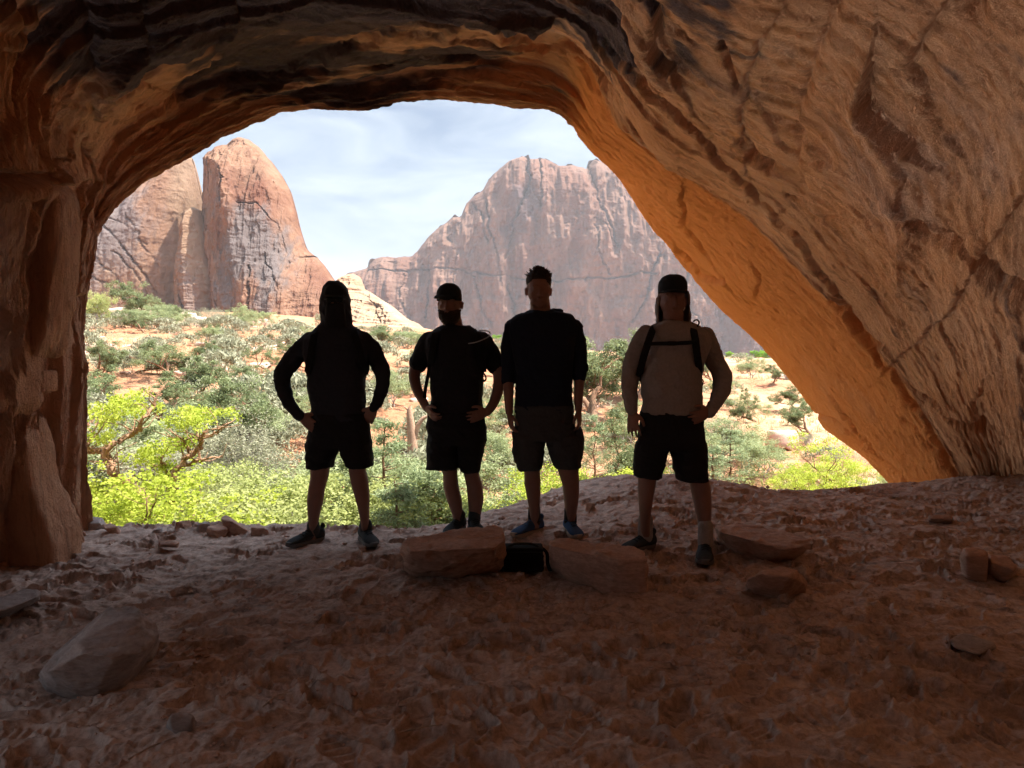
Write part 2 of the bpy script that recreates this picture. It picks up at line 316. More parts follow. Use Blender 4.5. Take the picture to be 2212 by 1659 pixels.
# ================================================================== CAVE FLOOR
def floor_z(x, y):
    x = np.asarray(x, float); y = np.asarray(y, float)
    lip = 5.85+1.40*sstep(-0.9, 0.9, x)-0.12*sstep(-2.0, -4.0, x)+0.12*np.sin(x*2.1)
    z = 0.05*fbm(x*0.5, y*0.5, 0, 3, seed=40)
    z = z+0.17*np.exp(-((x-1.42)/0.9)**2-((y-6.9)/1.0)**2)+0.04*np.exp(-((x-0.2)/1.3)**2-((y-5.6)/0.9)**2)
    z = z+0.05*sstep(2.2, 4.5, x)*sstep(5.5, 7.5, y)+0.10*sstep(3.2, 5.2, x)
    s = y-lip
    z = z-np.where(s > 0, 0.9*s*s/(0.35+s), 0)
    return z
def mat_floor():
    m, t, b = mat_new('cave_sand'); b.inputs['Roughness'].default_value = 0.95; b.inputs['Specular IOR Level'].default_value = 0.1
    ob = mapping(t, 'Object')
    n, r = noise_col(t, ob, 1.2, [(0.3, (0.40, 0.305, 0.26)), (0.55, (0.56, 0.44, 0.375)), (0.75, (0.72, 0.59, 0.51))], 8, 0.65)
    n2 = N(t, 'ShaderNodeTexNoise', i_Scale=38.0, i_Detail=6, i_Roughness=0.75); t.links.new(ob, n2.inputs['Vector'])
    r2 = ramp(t, [(0.35, (0.6, 0.58, 0.56)), (0.6, (1.1, 1.1, 1.1))]); t.links.new(n2.outputs[0], r2.inputs[0])
    n7 = N(t, 'ShaderNodeTexNoise', i_Scale=9.0, i_Detail=9, i_Roughness=0.7, i_Distortion=0.8); t.links.new(ob, n7.inputs['Vector'])
    r7 = ramp(t, [(0.38, (0.48, 0.44, 0.42)), (0.50, (1, 1, 1)), (0.68, (1.12, 1.1, 1.08))]); t.links.new(n7.outputs[0], r7.inputs[0])
    t.links.new(mixc(t, 0.75, mixc(t, 0.7, r.outputs[0], r2.outputs[0], 'MULTIPLY'), r7.outputs[0], 'MULTIPLY'), b.inputs['Base Color'])
    n3 = N(t, 'ShaderNodeTexNoise', i_Scale=22.0, i_Detail=8, i_Roughness=0.7); t.links.new(ob, n3.inputs['Vector'])
    bump(t, b, n3.outputs[0], 0.45, 0.012)
    return m
M_FLOOR = mat_floor()
def build_floor():
    nr, nc = 760, 1150
    y = 0.9*np.exp(np.linspace(0, math.log(9.6/0.9), nr)); u = np.linspace(-1, 1, nc)
    Yg = np.repeat(y[:, None], nc, 1); Xg = u[None, :]*(Yg*0.72+1.2)
    base = floor_z(Xg, Yg)
    h = fbm(Xg*2.2, Yg*2.2, 0, 4, seed=41)*0.030
    wx = Xg+fbm(Xg*1.2, Yg*1.2, 0, 3, seed=42)*0.25; wy = Yg+fbm(Xg*1.2, Yg*1.2, 2, 3, seed=43)*0.25
    h += fbm(wx*5.5, wy*8.0, 0, 4, 0.55, ridged=True, seed=44)*0.009
    h += fbm(wx*19, wy*26, 0, 3, 0.6, ridged=True, seed=45)*0.004
    h -= 0.008*sstep(0.15, 0.75, fbm(wx*11, wy*13, 0, 3, 0.55, ridged=True, seed=48)); h -= 0.003*sstep(0.1, 0.7, fbm(Xg*27, Yg*30, 0, 2, 0.6, ridged=True, seed=49))
    h += fbm(Xg*45, Yg*45, 0, 2, 0.6, seed=46)*0.0015
    pit = fbm(wx*7.5, wy*9.5, 0, 4, 0.6, seed=47); h -= 0.016*sstep(0.05, 0.5, pit); h += 0.010*sstep(0.05, 0.5, -pit)
    rs = np.random.RandomState(11)
    for k in range(700):
        cy_ = 1.5+5.8*rs.rand()**1.1; cx_ = (rs.rand()*2-1)*(cy_*0.72+0.6)
        a = rs.rand()*math.pi*2 if rs.rand() < 0.5 else rs.normal()*0.6+0.2
        ln, wd = (0.15, 0.055) if rs.rand() < 0.8 else (0.09, 0.07)
        dep = 0.012+0.022*rs.rand()**1.5; tread = rs.rand() < 0.45; sp = 0.016+0.008*rs.rand()
        r0, r1 = np.searchsorted(y, [cy_-0.24, cy_+0.24])
        Xs, Ys = Xg[r0:r1]-cx_, Yg[r0:r1]-cy_
        cols = np.where(np.abs(Xs).min(0) < 0.24)[0]
        if len(cols) == 0 or r1 <= r0: continue
        c0, c1 = cols[0], cols[-1]+1
        Xs, Ys = Xs[:, c0:c1], Ys[:, c0:c1]
        p = Xs*math.cos(a)+Ys*math.sin(a); q = -Xs*math.sin(a)+Ys*math.cos(a)
        w2 = wd*(1+0.22*np.cos(p/ln*5.0))
        rr = np.sqrt((p/ln)**2+(q/w2)**2)
        ins = sstep(1.06, 0.90, rr); rimr = np.exp(-((rr-1.15)/0.16)**2)
        sub = h[r0:r1, c0:c1]; e = -dep*ins+0.55*dep*rimr*(sub < .03)
        flat = sub*(1-ins)+ins*(sub.mean()*.6+.25*(sub-sub.mean()))
        if tread: flat += ins*0.006*np.tanh(3*np.sin(p/sp*math.pi))*(np.abs(q) < w2*0.8)
        h[r0:r1, c0:c1] = flat+e
    h *= 1.0-0.3*sstep(6.0, 8.0, Yg)
    V = np.stack([Xg, Yg, base+h], -1)
    me = mesh_np('cave_floor', V, grid_faces(nr, nc))
    tag(link('cave_floor', me, M_FLOOR), 'trampled reddish sand covering the alcove floor', 'sand floor', kind='structure')
build_floor()
# ================================================================== GROUND
GY = np.log(np.array([4, 7, 9.5, 12, 16, 22, 30, 45, 70, 120, 250, 700, 6000.]))
GP = np.array([-900, 60, 250, 400, 550, 700, 850, 1700.])
GT = np.array([  # rows: distance, cols: direction
 [-1.5]*8, [-1.9]*8, [-1.9, -1.9, -1.9, -2.0, -1.9, -1.7, -1.5, -1.3], [-1.5, -1.5, -1.5, -1.6, -1.6, -1.4, -1.2, -1.0],
 [0.2, 0.0, -0.4, -0.9, -1.2, -1.0, -0.9, -0.7], [1.4, 1.0, 0.5, -0.1, -0.6, -0.6, -0.55, -0.5], [2.1, 1.8, 1.3, 0.6, 0.1, 0.0, -0.05, -0.1],
 [3.2, 3.0, 2.5, 1.6, 0.7, 0.35, 0.3, 0.3], [4.6, 4.4, 3.8, 2.6, 1.0, 0.5, 0.5, 0.5], [8, 7.5, 6.8, 5.0, 1.6, 0.0, -0.5, -0.5],
 [14, 14, 13, 9, 0, -4, -4, -4], [20, 20, 18, 8, -4, -10, -10, -8], [20, 20, 10, 0, -10, -20, -20, -20]])
def ground_z(x, y, detail=True):
    x = np.asarray(x, float); y = np.asarray(y, float); r = np.maximum(np.hypot(x, y), 1.0)
    yy = np.maximum(y, 0.15*r)
    pxx = 512+FPX*x/yy; lr = np.log(np.clip(yy, 4, 5999))
    ri = np.clip(np.searchsorted(GY, lr)-1, 0, len(GY)-2); fr = (lr-GY[ri])/(GY[ri+1]-GY[ri])
    pc = np.clip(pxx, GP[0], GP[-1]-1); ci = np.clip(np.searchsorted(GP, pc, side='right')-1, 0, len(GP)-2); fc = (pc-GP[ci])/(GP[ci+1]-GP[ci])
    fr = fr*fr*(3-2*fr)*0.5+fr*0.5
    z = (GT[ri, ci]*(1-fc)+GT[ri, ci+1]*fc)*(1-fr)+(GT[ri+1, ci]*(1-fc)+GT[ri+1, ci+1]*fc)*fr
    if detail:
        amp = np.clip((yy-8)/20, 0, 1)
        z = z+amp*(0.30*fbm(x*0.12, y*0.12, 0, 4, seed=60)+0.10*fbm(x*0.9, y*0.9, 0, 3, 0.5, ridged=True, seed=61))
    return z
def mat_ground():
    m, t, b = mat_new('desert_soil'); b.inputs['Roughness'].default_value = 0.95; b.inputs['Specular IOR Level'].default_value = 0.1
    ob = mapping(t, 'Object')
    n, r = noise_col(t, ob, 0.16, [(0.30, (0.38, 0.165, 0.09)), (0.46, (0.46, 0.23, 0.135)), (0.56, (0.54, 0.345, 0.21)), (0.72, (0.57, 0.43, 0.27))], 9, 0.6, 0.6)
    n2 = N(t, 'ShaderNodeTexNoise', i_Scale=3.2, i_Detail=8, i_Roughness=0.75); t.links.new(ob, n2.inputs['Vector'])
    r2 = ramp(t, [(0.36, (0.60, 0.55, 0.5)), (0.55, (1.12, 1.1, 1.08))]); t.links.new(n2.outputs[0], r2.inputs[0])
    c = mixc(t, attr(t, 'red'), r.outputs[0], (0.39, 0.18, 0.10))
    c = mixc(t, attr(t, 'bounce_sand'), c, (0.80, 0.66, 0.50))  # hidden ground below the lip, paled to bounce sunlight up into the alcove
    c = mixc(t, 0.8, c, r2.outputs[0], 'MULTIPLY')
    t.links.new(c, b.inputs['Base Color'])
    bump(t, b, n2.outputs[0], 0.8, 0.25); return m
M_GROUND = mat_ground()
def build_ground():
    a = np.concatenate([np.linspace(-180, -48, 60), np.linspace(-47, 47, 640), np.linspace(48, 180, 60)])
    r = 5.6*np.exp(np.linspace(0, math.log(5000/5.6), 520))
    Rg, Ag = np.meshgrid(r, np.radians(a), indexing='ij')
    X = Rg*np.sin(Ag); Y = Rg*np.cos(Ag)
    Z = ground_z(X, Y)
    near = sstep(10, 7, Rg)*sstep(50, 80, np.abs(np.degrees(Ag))); Z = np.where(near > 0, Z*(1-near)+near*-1.5, Z)
    V = np.stack([X, Y, Z], -1); PX = 512+FPX*X/np.maximum(Y, .1)
    red = np.clip(sstep(640, 460, PX)*1.0+sstep(-.1, .3, fbm(X*.2, Y*.2, 0, 5, .6, seed=66))*.5, 0, .85)*sstep(-.5, .1, fbm(X*.25, Y*.25, 5, 5, .6, seed=67)); red = np.where(PX > 720, red*.2, red)
    me = mesh_np('ground', V, grid_faces(*X.shape), True, {'red': red, 'bounce_sand': sstep(12.5, 10.5, Y)*sstep(4, 5, Y)}); link('ground', me, M_GROUND)
    tag(bpy.data.objects['ground'], 'reddish and straw coloured desert ground rising beyond the alcove', 'ground', kind='structure')
    # floor continuing behind the camera
    y = np.linspace(-9, 1.2, 90); x = np.linspace(-7, 7, 120); Xg, Yg = np.meshgrid(x, y)
    Zb = floor_z(Xg, Yg)-0.015+fbm(Xg*3, Yg*3, 0, 4, seed=41)*0.02
    tag(link('cave_ground', mesh_np('cave_ground', np.stack([Xg, Yg, Zb], -1), grid_faces(*Xg.shape)), M_FLOOR), 'sand floor deeper inside the alcove', 'sand floor', kind='structure')
build_ground()
# ================================================================== BUTTES
def mat_rock(name, base, dark, varn, red, streak=(0.06, 0.06, 0.012), sc=1.0):
    m, t, b = mat_new(name); b.inputs['Roughness'].default_value = 0.9; b.inputs['Specular IOR Level'].default_value = 0.1
    st = mapping(t, 'Object', streak); ob = mapping(t, 'Object')
    n1, r1 = noise_col(t, st, 3.0*sc, [(0.3, dark), (0.48, base), (0.7, tuple(min(1, c*1.12) for c in base))], 9, 0.62, 0.3)
    n2, r2 = noise_col(t, st, 1.1*sc, [(0.45, (0, 0, 0)), (0.62, (1, 1, 1))], 8, 0.6, 0.6)
    c = mixc(t, r2.outputs[0], r1.outputs[0], red)
    n3 = N(t, 'ShaderNodeTexNoise', i_Scale=0.25*sc, i_Detail=9, i_Roughness=0.7); t.links.new(ob, n3.inputs['Vector'])
    r3 = ramp(t, [(0.4, (0.78, 0.75, 0.72)), (0.6, (1.05, 1.05, 1.05))]); t.links.new(n3.outputs[0], r3.inputs[0])
    c = mixc(t, 0.7, c, r3.outputs[0], 'MULTIPLY')
    c = mixc(t, attr(t, 'varn'), c, varn)
    c = mixc(t, attr(t, 'crack'), c, (0.10, 0.065, 0.055))
    t.links.new(c, b.inputs['Base Color'])
    bump(t, b, n3.outputs[0], 0.8, 1.2/sc); return m
def relief(name, label, cat, Y0, sil, base_py, thick, cap, mat, cracks=(), patches=(), nx=420, nz=300, amp=1.0, ledge=1.0, rough_top=0.6, seed=0, lay=0.35, jag=0.6):
    """solid rock mass: silhouette in degrees-like px of the view, real depth, front relief and rounded back"""
    sx = np.array([s[0] for s in sil])*DS; sy = np.array([s[1] for s in sil])*DS
    pxs = np.linspace(sx[0], sx[-1], nx)
    X0 = (pxs-512)/FPX*Y0
    zt = np.array([P(0, q, Y0).z for q in np.interp(pxs, sx, sy)])
    mpp = Y0/FPX
    zt += mpp*jag*2.2*fbm(X0*0.35/mpp*0.25, X0*0, seed, 5, 0.6, seed=seed)
    zb = P(0, base_py*DS, Y0).z
    zt = np.maximum(zt, zb+0.5)
    v = 1-(1-np.linspace(0, 1, nz))**1.3
    Xg = np.repeat(X0[None, :], nz, 0); Zg = zb+(zt-zb)[None, :]*v[:, None]
    # distance to silhouette (metres)
    st = max(1, nx//110)
    pts = list(zip(X0[::st], zt[::st])); pts = [(X0[0], zb-99)]+pts+[(X0[-1], zt[-1]), (X0[-1], zb-99)]
    D, _ = polydist(Xg, Zg, pts)
    tt = 1-np.clip(D/cap, 0, 1); T = thick*np.clip(1-tt**2.2, 0, 1)**0.72
    T += thick*0.25*(1-v[:, None])           # battered base
    s = 1/mpp/16.0                            # features in ~16 px units
    n1 = fbm(Xg*s*0.9, Zg*s*0.35, seed*1.1, 4, seed=seed+1)
    n2 = fbm(Xg*s*2.6, Zg*s*0.28, seed, 5, 0.6, ridged=True, seed=seed+2)
    wz = Zg*s*3.2+fbm(Xg*s*0.5, Zg*s*0.5, 0, 3, seed=seed+3)*1.6
    n3 = fbm(Xg*s*0.5, wz*1.2, 0, 4, 0.6, seed=seed+4)
    q = n1*3+fbm(Xg*s*2, Zg*s, 0, 3, seed=seed+5); qf = np.floor(q); n4 = qf+sstep(0.75, 1, q-qf)
    fe = np.clip(D/(mpp*6), 0.12, 1)
    dep = mpp*amp*(n1*10+n2*4.6+ledge*n4*3.0)*fe+mpp*lay*n3*3.0*fe+mpp*0.7*fbm(Xg*s*9, Zg*s*9, 0, 3, seed=seed+6)
    pxg = np.repeat(pxs[None, :], nz, 0)/DS; pyg = np.vectorize(lambda z: 0)(Zg) if False else (384-FPX*((Y0*SP+(Zg-EYE)*CP)/(Y0*CP-(Zg-EYE)*SP)))/DS
    crack = np.zeros_like(Xg); varn = np.zeros_like(Xg)
    wobx = fbm(pxg*0.03, pyg*0.03, seed, 6, 0.65, seed=seed+7)*14; woby = fbm(pxg*0.03, pyg*0.03, seed, 5, seed=seed+8)*10
    for (p, w, dp) in cracks:
        dd, sg = polydist(pxg+wobx, pyg+woby, p)
        fade = np.clip(0.55+0.9*fbm(pxg*.02, pyg*.02, 0, 2, seed=seed+30), .1, 1); g = np.exp(-(dd/(w*0.6))**2)*fade; dep = dep-mpp*dp*1.2*g; crack = np.maximum(crack, g*min(1, abs(dp)/12)*0.65)
    for (p, feather, strength) in patches:
        cx = np.array([a for a, _ in p]); cy_ = np.array([b_ for _, b_ in p]); ins = np.zeros(Xg.shape, bool); k = len(p)
        gx, gy = pxg+wobx*1.6, pyg+woby*1.6
        for i in range(k):
            x1, y1, x2, y2 = cx[i], cy_[i], cx[(i+1) % k], cy_[(i+1) % k]
            if y1 == y2: continue
            c = ((y1 > gy) != (y2 > gy)) & (gx < (x2-x1)*(gy-y1)/(y2-y1)+x1); ins ^= c
        dd, _ = polydist(gx, gy, list(p)+[p[0]]); sd = np.where(ins, dd, -dd)
        mm = sstep(-feather*2.2, feather*2.2, sd+fbm(pxg*0.12, pyg*0.035, 0, 5, 0.65, seed=seed+9)*feather*3.0)
        varn = np.maximum(varn, mm*strength)
    Yf = Y0-T-dep
    V = np.stack([Xg, Yf, Zg], -1)
    me = mesh_np(name, V, grid_faces(nz, nx), True, {'crack': crack, 'varn': varn})
    sb = 5; Vb = np.stack([Xg, Y0+T*1.4+0.3*np.abs(dep), Zg], -1)[::sb, ::sb]
    # fold the back in so that the body is closed
    r_, c_ = Vb.shape[:2]
    root = bpy.data.objects.new(name, me); COL.objects.link(root); me.materials.append(mat)
    bmq = bmesh.new(); bmq.from_mesh(me)
    base = len(bmq.verts); vs = [bmq.verts.new(tuple(p)) for p in Vb.reshape(-1, 3)]
    idx = np.arange(r_*c_).reshape(r_, c_)
    for i in range(r_-1):
        for j in range(c_-1):
            f = bmq.faces.new((vs[idx[i, j]], vs[idx[i+1, j]], vs[idx[i+1, j+1]], vs[idx[i, j+1]])); f.smooth = True
    bmq.to_mesh(me); bmq.free()
    tag(root, label, cat, kind='structure')
    return root
M_PALE = mat_rock('butte_rock', (0.227, 0.147, 0.097), (0.160, 0.092, 0.063), (0.143, 0.122, 0.122), (0.210, 0.118, 0.076), sc=1.0)
M_RED = mat_rock('red_rock', (0.220, 0.125, 0.080), (0.106, 0.052, 0.035), (0.114, 0.095, 0.091), (0.144, 0.065, 0.042), sc=1.0)
M_FAR = mat_rock('mesa_rock', (0.158, 0.090, 0.065), (0.101, 0.055, 0.042), (0.061, 0.043, 0.047), (0.137, 0.065, 0.043), streak=(0.06, 0.06, 0.018), sc=0.42)
M_TAN = mat_rock('slickrock', (0.306, 0.221, 0.149), (0.216, 0.140, 0.090), (0.275, 0.199, 0.168), (0.337, 0.214, 0.138), streak=(0.03, 0.03, 0.12), sc=1.2)
LEFT_SIL = [(-260, 620), (-150, 560), (0, 480), (150, 420), (260, 400), (330, 372), (385, 345), (405, 333), (415, 330), (425, 345), (432, 380), (440, 420), (452, 470), (468, 560), (480, 640), (492, 720)]
relief('pale_cliff', 'smooth pale cliff with lavender stain at the far left of the opening', 'cliff', 185, LEFT_SIL, 740, 15, 26, M_PALE,
  cracks=[([(250, 480), (310, 520), (350, 570), (400, 640)], 2.2, 7), ([(320, 560), (360, 600), (385, 650), (390, 700)], 1.6, 5), ([(210, 590), (260, 590), (330, 640)], 1.6, 5), ([(335, 480), (380, 560), (400, 590)], 1.8, 6), ([(260, 470), (330, 500), (380, 545)], 1.6, 4), ([(200, 560), (240, 552), (290, 575), (350, 640)], 1.3, 4)],
  patches=[([(180, 500), (250, 440), (330, 395), (350, 430), (375, 520), (360, 590), (350, 610), (320, 590), (290, 640), (250, 650), (180, 630)], 16, 0.8)], amp=0.35, ledge=0.3, lay=0.35, seed=3, nx=420, nz=260)
relief('narrow_fin', 'narrow leaning rock fin between the pale cliff and the domed butte', 'rock fin', 170, [(384, 700), (387, 640), (390, 560), (398, 490), (410, 455), (425, 448), (438, 455), (455, 510), (470, 570), (485, 620), (497, 690), (502, 735)], 745, 9, 8, M_PALE,
  cracks=[([(404, 500), (403, 560), (420, 640), (440, 700)], 3.5, 9)], patches=[([(424, 560), (438, 570), (450, 640), (440, 700), (425, 640)], 6, 0.5)], amp=0.5, lay=0.9, seed=5, nx=160, nz=260)
relief('domed_butte', 'tall domed butte with brown and grey streaked face behind the hooded man', 'butte', 178, [(446, 720), (447, 600), (449, 480), (450, 400), (450, 352), (455, 335), (470, 325), (478, 316), (500, 312), (515, 300), (530, 297), (545, 302), (565, 318), (590, 345), (615, 380), (632, 412), (642, 450), (650, 490), (664, 535), (672, 545), (690, 558), (705, 575), (722, 600), (745, 640), (770, 690), (790, 730)], 745, 15, 20, M_RED,
  cracks=[([(452, 440), (458, 500), (476, 600), (494, 690)], 3.2, 26), ([(482, 330), (480, 380), (484, 440), (488, 520)], 1.5, 8), ([(500, 335), (515, 370), (530, 410), (535, 470)], 1.8, 6), ([(608, 560), (630, 600), (645, 640)], 2.5, 9), ([(650, 600), (655, 560), (690, 555)], 2.5, 10), ([(520, 640), (524, 700)], 2.5, 10), ([(587, 590), (590, 650), (600, 690)], 2.0, 8), ([(560, 460), (590, 455), (625, 500), (645, 560)], 2.0, 6)],
  patches=[([(522, 430), (535, 440), (536, 500), (522, 520)], 6, 0.8), ([(528, 560), (560, 470), (610, 470), (645, 540), (648, 620), (635, 680), (605, 640), (590, 600), (570, 640), (545, 680), (525, 640)], 10, 0.95), ([(600, 650), (640, 640), (640, 700), (615, 700)], 6, 0.8)], amp=0.8, ledge=0.8, lay=0.45, seed=9, nx=420, nz=420)
relief('slickrock_slope', 'layered tan slickrock slope running down from the domed butte', 'rock slope', 150, [(700, 640), (735, 600), (748, 594), (765, 590), (780, 600), (790, 625), (815, 640), (840, 655), (860, 672), (880, 688), (905, 700), (930, 722), (950, 745)], 760, 14, 14, M_TAN,
  cracks=[([(700, 640), (760, 650), (790, 720)], 3, 12), ([(790, 630), (830, 690), (850, 730)], 2, 8)], amp=1.1, ledge=1.4, lay=2.4, seed=13, nx=300, nz=160)
MESA = [(600, 640), (700, 620), (742, 606), (750, 592), (770, 585), (795, 582), (803, 562), (830, 553), (860, 556), (893, 553), (905, 540), (925, 515), (945, 495), (965, 480), (985, 465), (1000, 470), (1008, 440), (1030, 418), (1045, 412), (1055, 388), (1080, 365), (1100, 347), (1125, 338), (1140, 339), (1148, 348), (1165, 342), (1180, 344), (1195, 352), (1210, 362), (1235, 356), (1255, 360), (1263, 372), (1268, 352), (1285, 344), (1300, 352), (1330, 372), (1380, 430), (1440, 455), (1500, 470), (1600, 500), (1750, 560), (1900, 620), (2100, 660), (2300, 700)]
relief('far_mesa', 'hazy pink mesa with vertical cracks filling the middle distance', 'mesa', 620, MESA, 790, 34, 50, M_FAR,
  cracks=[([(1140, 345), (1136, 420), (1110, 500), (1090, 580), (1105, 660), (1115, 720)], 3, 16), ([(1165, 350), (1166, 420), (1160, 470)], 2.2, 14), ([(1265, 365), (1280, 440), (1310, 500), (1325, 545)], 2.5, 16), ([(1230, 470), (1275, 510), (1280, 560), (1300, 600)], 2.2, 10), ([(1050, 440), (1060, 500), (1075, 560), (1080, 620)], 2.2, 12), ([(1020, 440), (1045, 480), (1055, 540)], 2.2, 10), ([(975, 520), (995, 560), (985, 640)], 2, 9), ([(935, 560), (935, 640), (930, 690)], 2.2, 10), ([(800, 585), (900, 588), (1000, 592), (1150, 618), (1300, 608), (1400, 600)], 2.5, 12), ([(880, 590), (880, 680)], 2, 8), ([(1400, 560), (1380, 640), (1350, 700)], 3, 12), ([(1480, 560), (1450, 660), (1500, 720)], 3, 10), ([(1195, 450), (1260, 480), (1300, 500), (1320, 560)], 2, 8), ([(1010, 560), (1040, 640), (1060, 700)], 2, 8)],
  patches=[([(1110, 430), (1150, 400), (1160, 440), (1140, 500), (1105, 540), (1095, 520)], 7, 0.8), ([(1500, 690), (1600, 640), (1700, 700), (1750, 790), (1500, 780)], 12, 0.5)], amp=1.1, ledge=0.9, lay=0.6, seed=21, nx=900, nz=420, jag=1.0)
# ================================================================== PEOPLE
def cv1(x, y): return 264+x*.19292, 264+y*.19292
def cv2(x, y): return 488+x*.19775, 256+y*.19775
class Vox:
    def __init__(s): s.bm = bmesh.new()
    def ring_loft(s, rings):
        rs_ = [[s.bm.verts.new(p) for p in r] for r in rings]; k = len(rings[0])
        for a, b in zip(rs_[:-1], rs_[1:]):
            for i in range(k): s.bm.faces.new((a[i], a[(i+1) % k], b[(i+1) % k], b[i]))
        s.bm.faces.new(rs_[0][::-1]); s.bm.faces.new(rs_[-1])
    def loft(s, secs, k=22, ex=2.2):
        """secs: (center Vector, rx, ry) horizontal ellipses"""
        n = len(secs); C = np.array([list(c)+[rx, ry] for c, rx, ry in secs])
        t = np.linspace(0, n-1, max(n*3, 4)); D = np.stack([np.interp(t, range(n), C[:, j]) for j in range(5)], 1)
        rings = []
        for x, y, z, rx, ry in D:
            r = []
            for i in range(k):
                a = 2*math.pi*i/k; c, q = math.cos(a), math.sin(a)
                r.append((x+rx*math.copysign(abs(c)**(2/ex), c), y+ry*math.copysign(abs(q)**(2/ex), q), z))
            rings.append(r)
        s.ring_loft(rings)
    def tube(s, pts, rad, k=14, sub=4, flat=1.0):
        P_ = np.array([list(p) for p in pts], float); n = len(P_); Rr = np.array(rad, float)
        if n > 2:
            m = (n-1)*sub+1; P_ = catmull(P_, m); Rr = np.interp(np.linspace(0, n-1, m), range(n), Rr)
        rings = []
        T = np.gradient(P_, axis=0); T /= np.linalg.norm(T, axis=1, keepdims=True)+1e-9
        u = np.cross(T[0], [0.13, 1, 0.21]); u /= np.linalg.norm(u)
        for p, t, r in zip(P_, T, Rr):
            u = u-t*np.dot(u, t); u /= np.linalg.norm(u); w = np.cross(t, u)
            rings.append([tuple(p+r*(math.cos(2*math.pi*i/k)*u+flat*math.sin(2*math.pi*i/k)*w)) for i in range(k)])
        s.ring_loft(rings)
        for p, r in ((P_[0], Rr[0]), (P_[-1], Rr[-1])): s.ball(p, (r*0.98, r*0.98*max(flat, .6), r*0.98), 8)
    def ball(s, c, r, n=10, rot=None):
        m = Matrix.Translation(Vector(c))
        if rot is not None: m = m @ rot
        m = m @ Matrix.Diagonal((r[0], r[1], r[2], 1)); bmesh.ops.create_uvsphere(s.bm, u_segments=n+4, v_segments=n, radius=1, matrix=m)
    def box(s, c, h, rz=0, rx=0):
        m = Matrix.Translation(Vector(c)) @ Matrix.Rotation(rz, 4, 'Z') @ Matrix.Rotation(rx, 4, 'X') @ Matrix.Diagonal((h[0]*2, h[1]*2, h[2]*2, 1))
        bmesh.ops.create_cube(s.bm, size=1, matrix=m)
    def mesh(s, name, vox=0.006, smooth=3, disp=None):
        me = bpy.data.meshes.new(name+'_raw'); bmesh.ops.recalc_face_normals(s.bm, faces=s.bm.faces); s.bm.to_mesh(me); s.bm.free()
        o = bpy.data.objects.new('tmp', me); COL.objects.link(o)
        md = o.modifiers.new('r', 'REMESH'); md.mode = 'VOXEL'; md.voxel_size = vox; md.use_smooth_shade = True
        if smooth: ms = o.modifiers.new('s', 'SMOOTH'); ms.iterations = smooth; ms.factor = 0.5
        bpy.context.view_layer.update()
        dg = bpy.context.evaluated_depsgraph_get(); m2 = bpy.data.meshes.new_from_object(o.evaluated_get(dg)); m2.name = name
        bpy.data.objects.remove(o); bpy.data.meshes.remove(me)
        if disp is not None:
            n = len(m2.vertices); co = np.empty(n*3, np.float32); no = np.empty(n*3, np.float32)
            m2.vertices.foreach_get('co', co); m2.vertices.foreach_get('normal', no); co = co.reshape(-1, 3); no = no.reshape(-1, 3)
            m2.vertices.foreach_set('co', disp(co.astype(float), no).astype(np.float32).ravel()); m2.update()
        m2.polygons.foreach_set('use_smooth', np.ones(len(m2.polygons), bool))
        return m2
def setco(me, root):        # move mesh into the root's local space
    me.transform(root.matrix_world.inverted() if False else Matrix.Translation(-root.location)); return me
def folds(sc=9.0, amp=0.006, sd=0):
    def f(co, no):
        n = fbm(co[:, 0]*sc+co[:, 2]*4, co[:, 1]*sc, co[:, 2]*sc*1.4, 4, 0.55, ridged=True, seed=sd)*amp*1.5
        return co+no*n[:, None]
    return f
class Fig:
    def __init__(s, cv, D, label):
        s.cv = cv; s.D = D
        s.label = label
    def p(s, x, y, dy=0.0):
        a, b = s.cv(x, y); return P(a, b, s.D+dy)
    def m(s, px, dy=0.0): # crop px -> metres
        k = 0.19292 if s.cv is cv1 else 0.19775
        return px*k/FPX*(s.D+dy)
    def secs(s, L_, inset=0.0):
        out = []
        for q in L_:
            xl, xr, y, ry = q[:4]; dy = q[4] if len(q) > 4 else 0.0
            out.append((s.p((xl+xr)/2, y, dy), max(0.012, s.m((xr-xl)/2, dy)-inset), max(0.012, ry-inset)))
        return out
    def arm(s, A, inset=0.0):
        return [s.p(a[0], a[1], a[2]) for a in A], [max(0.01, s.m(a[3], a[2])-inset) for a in A]
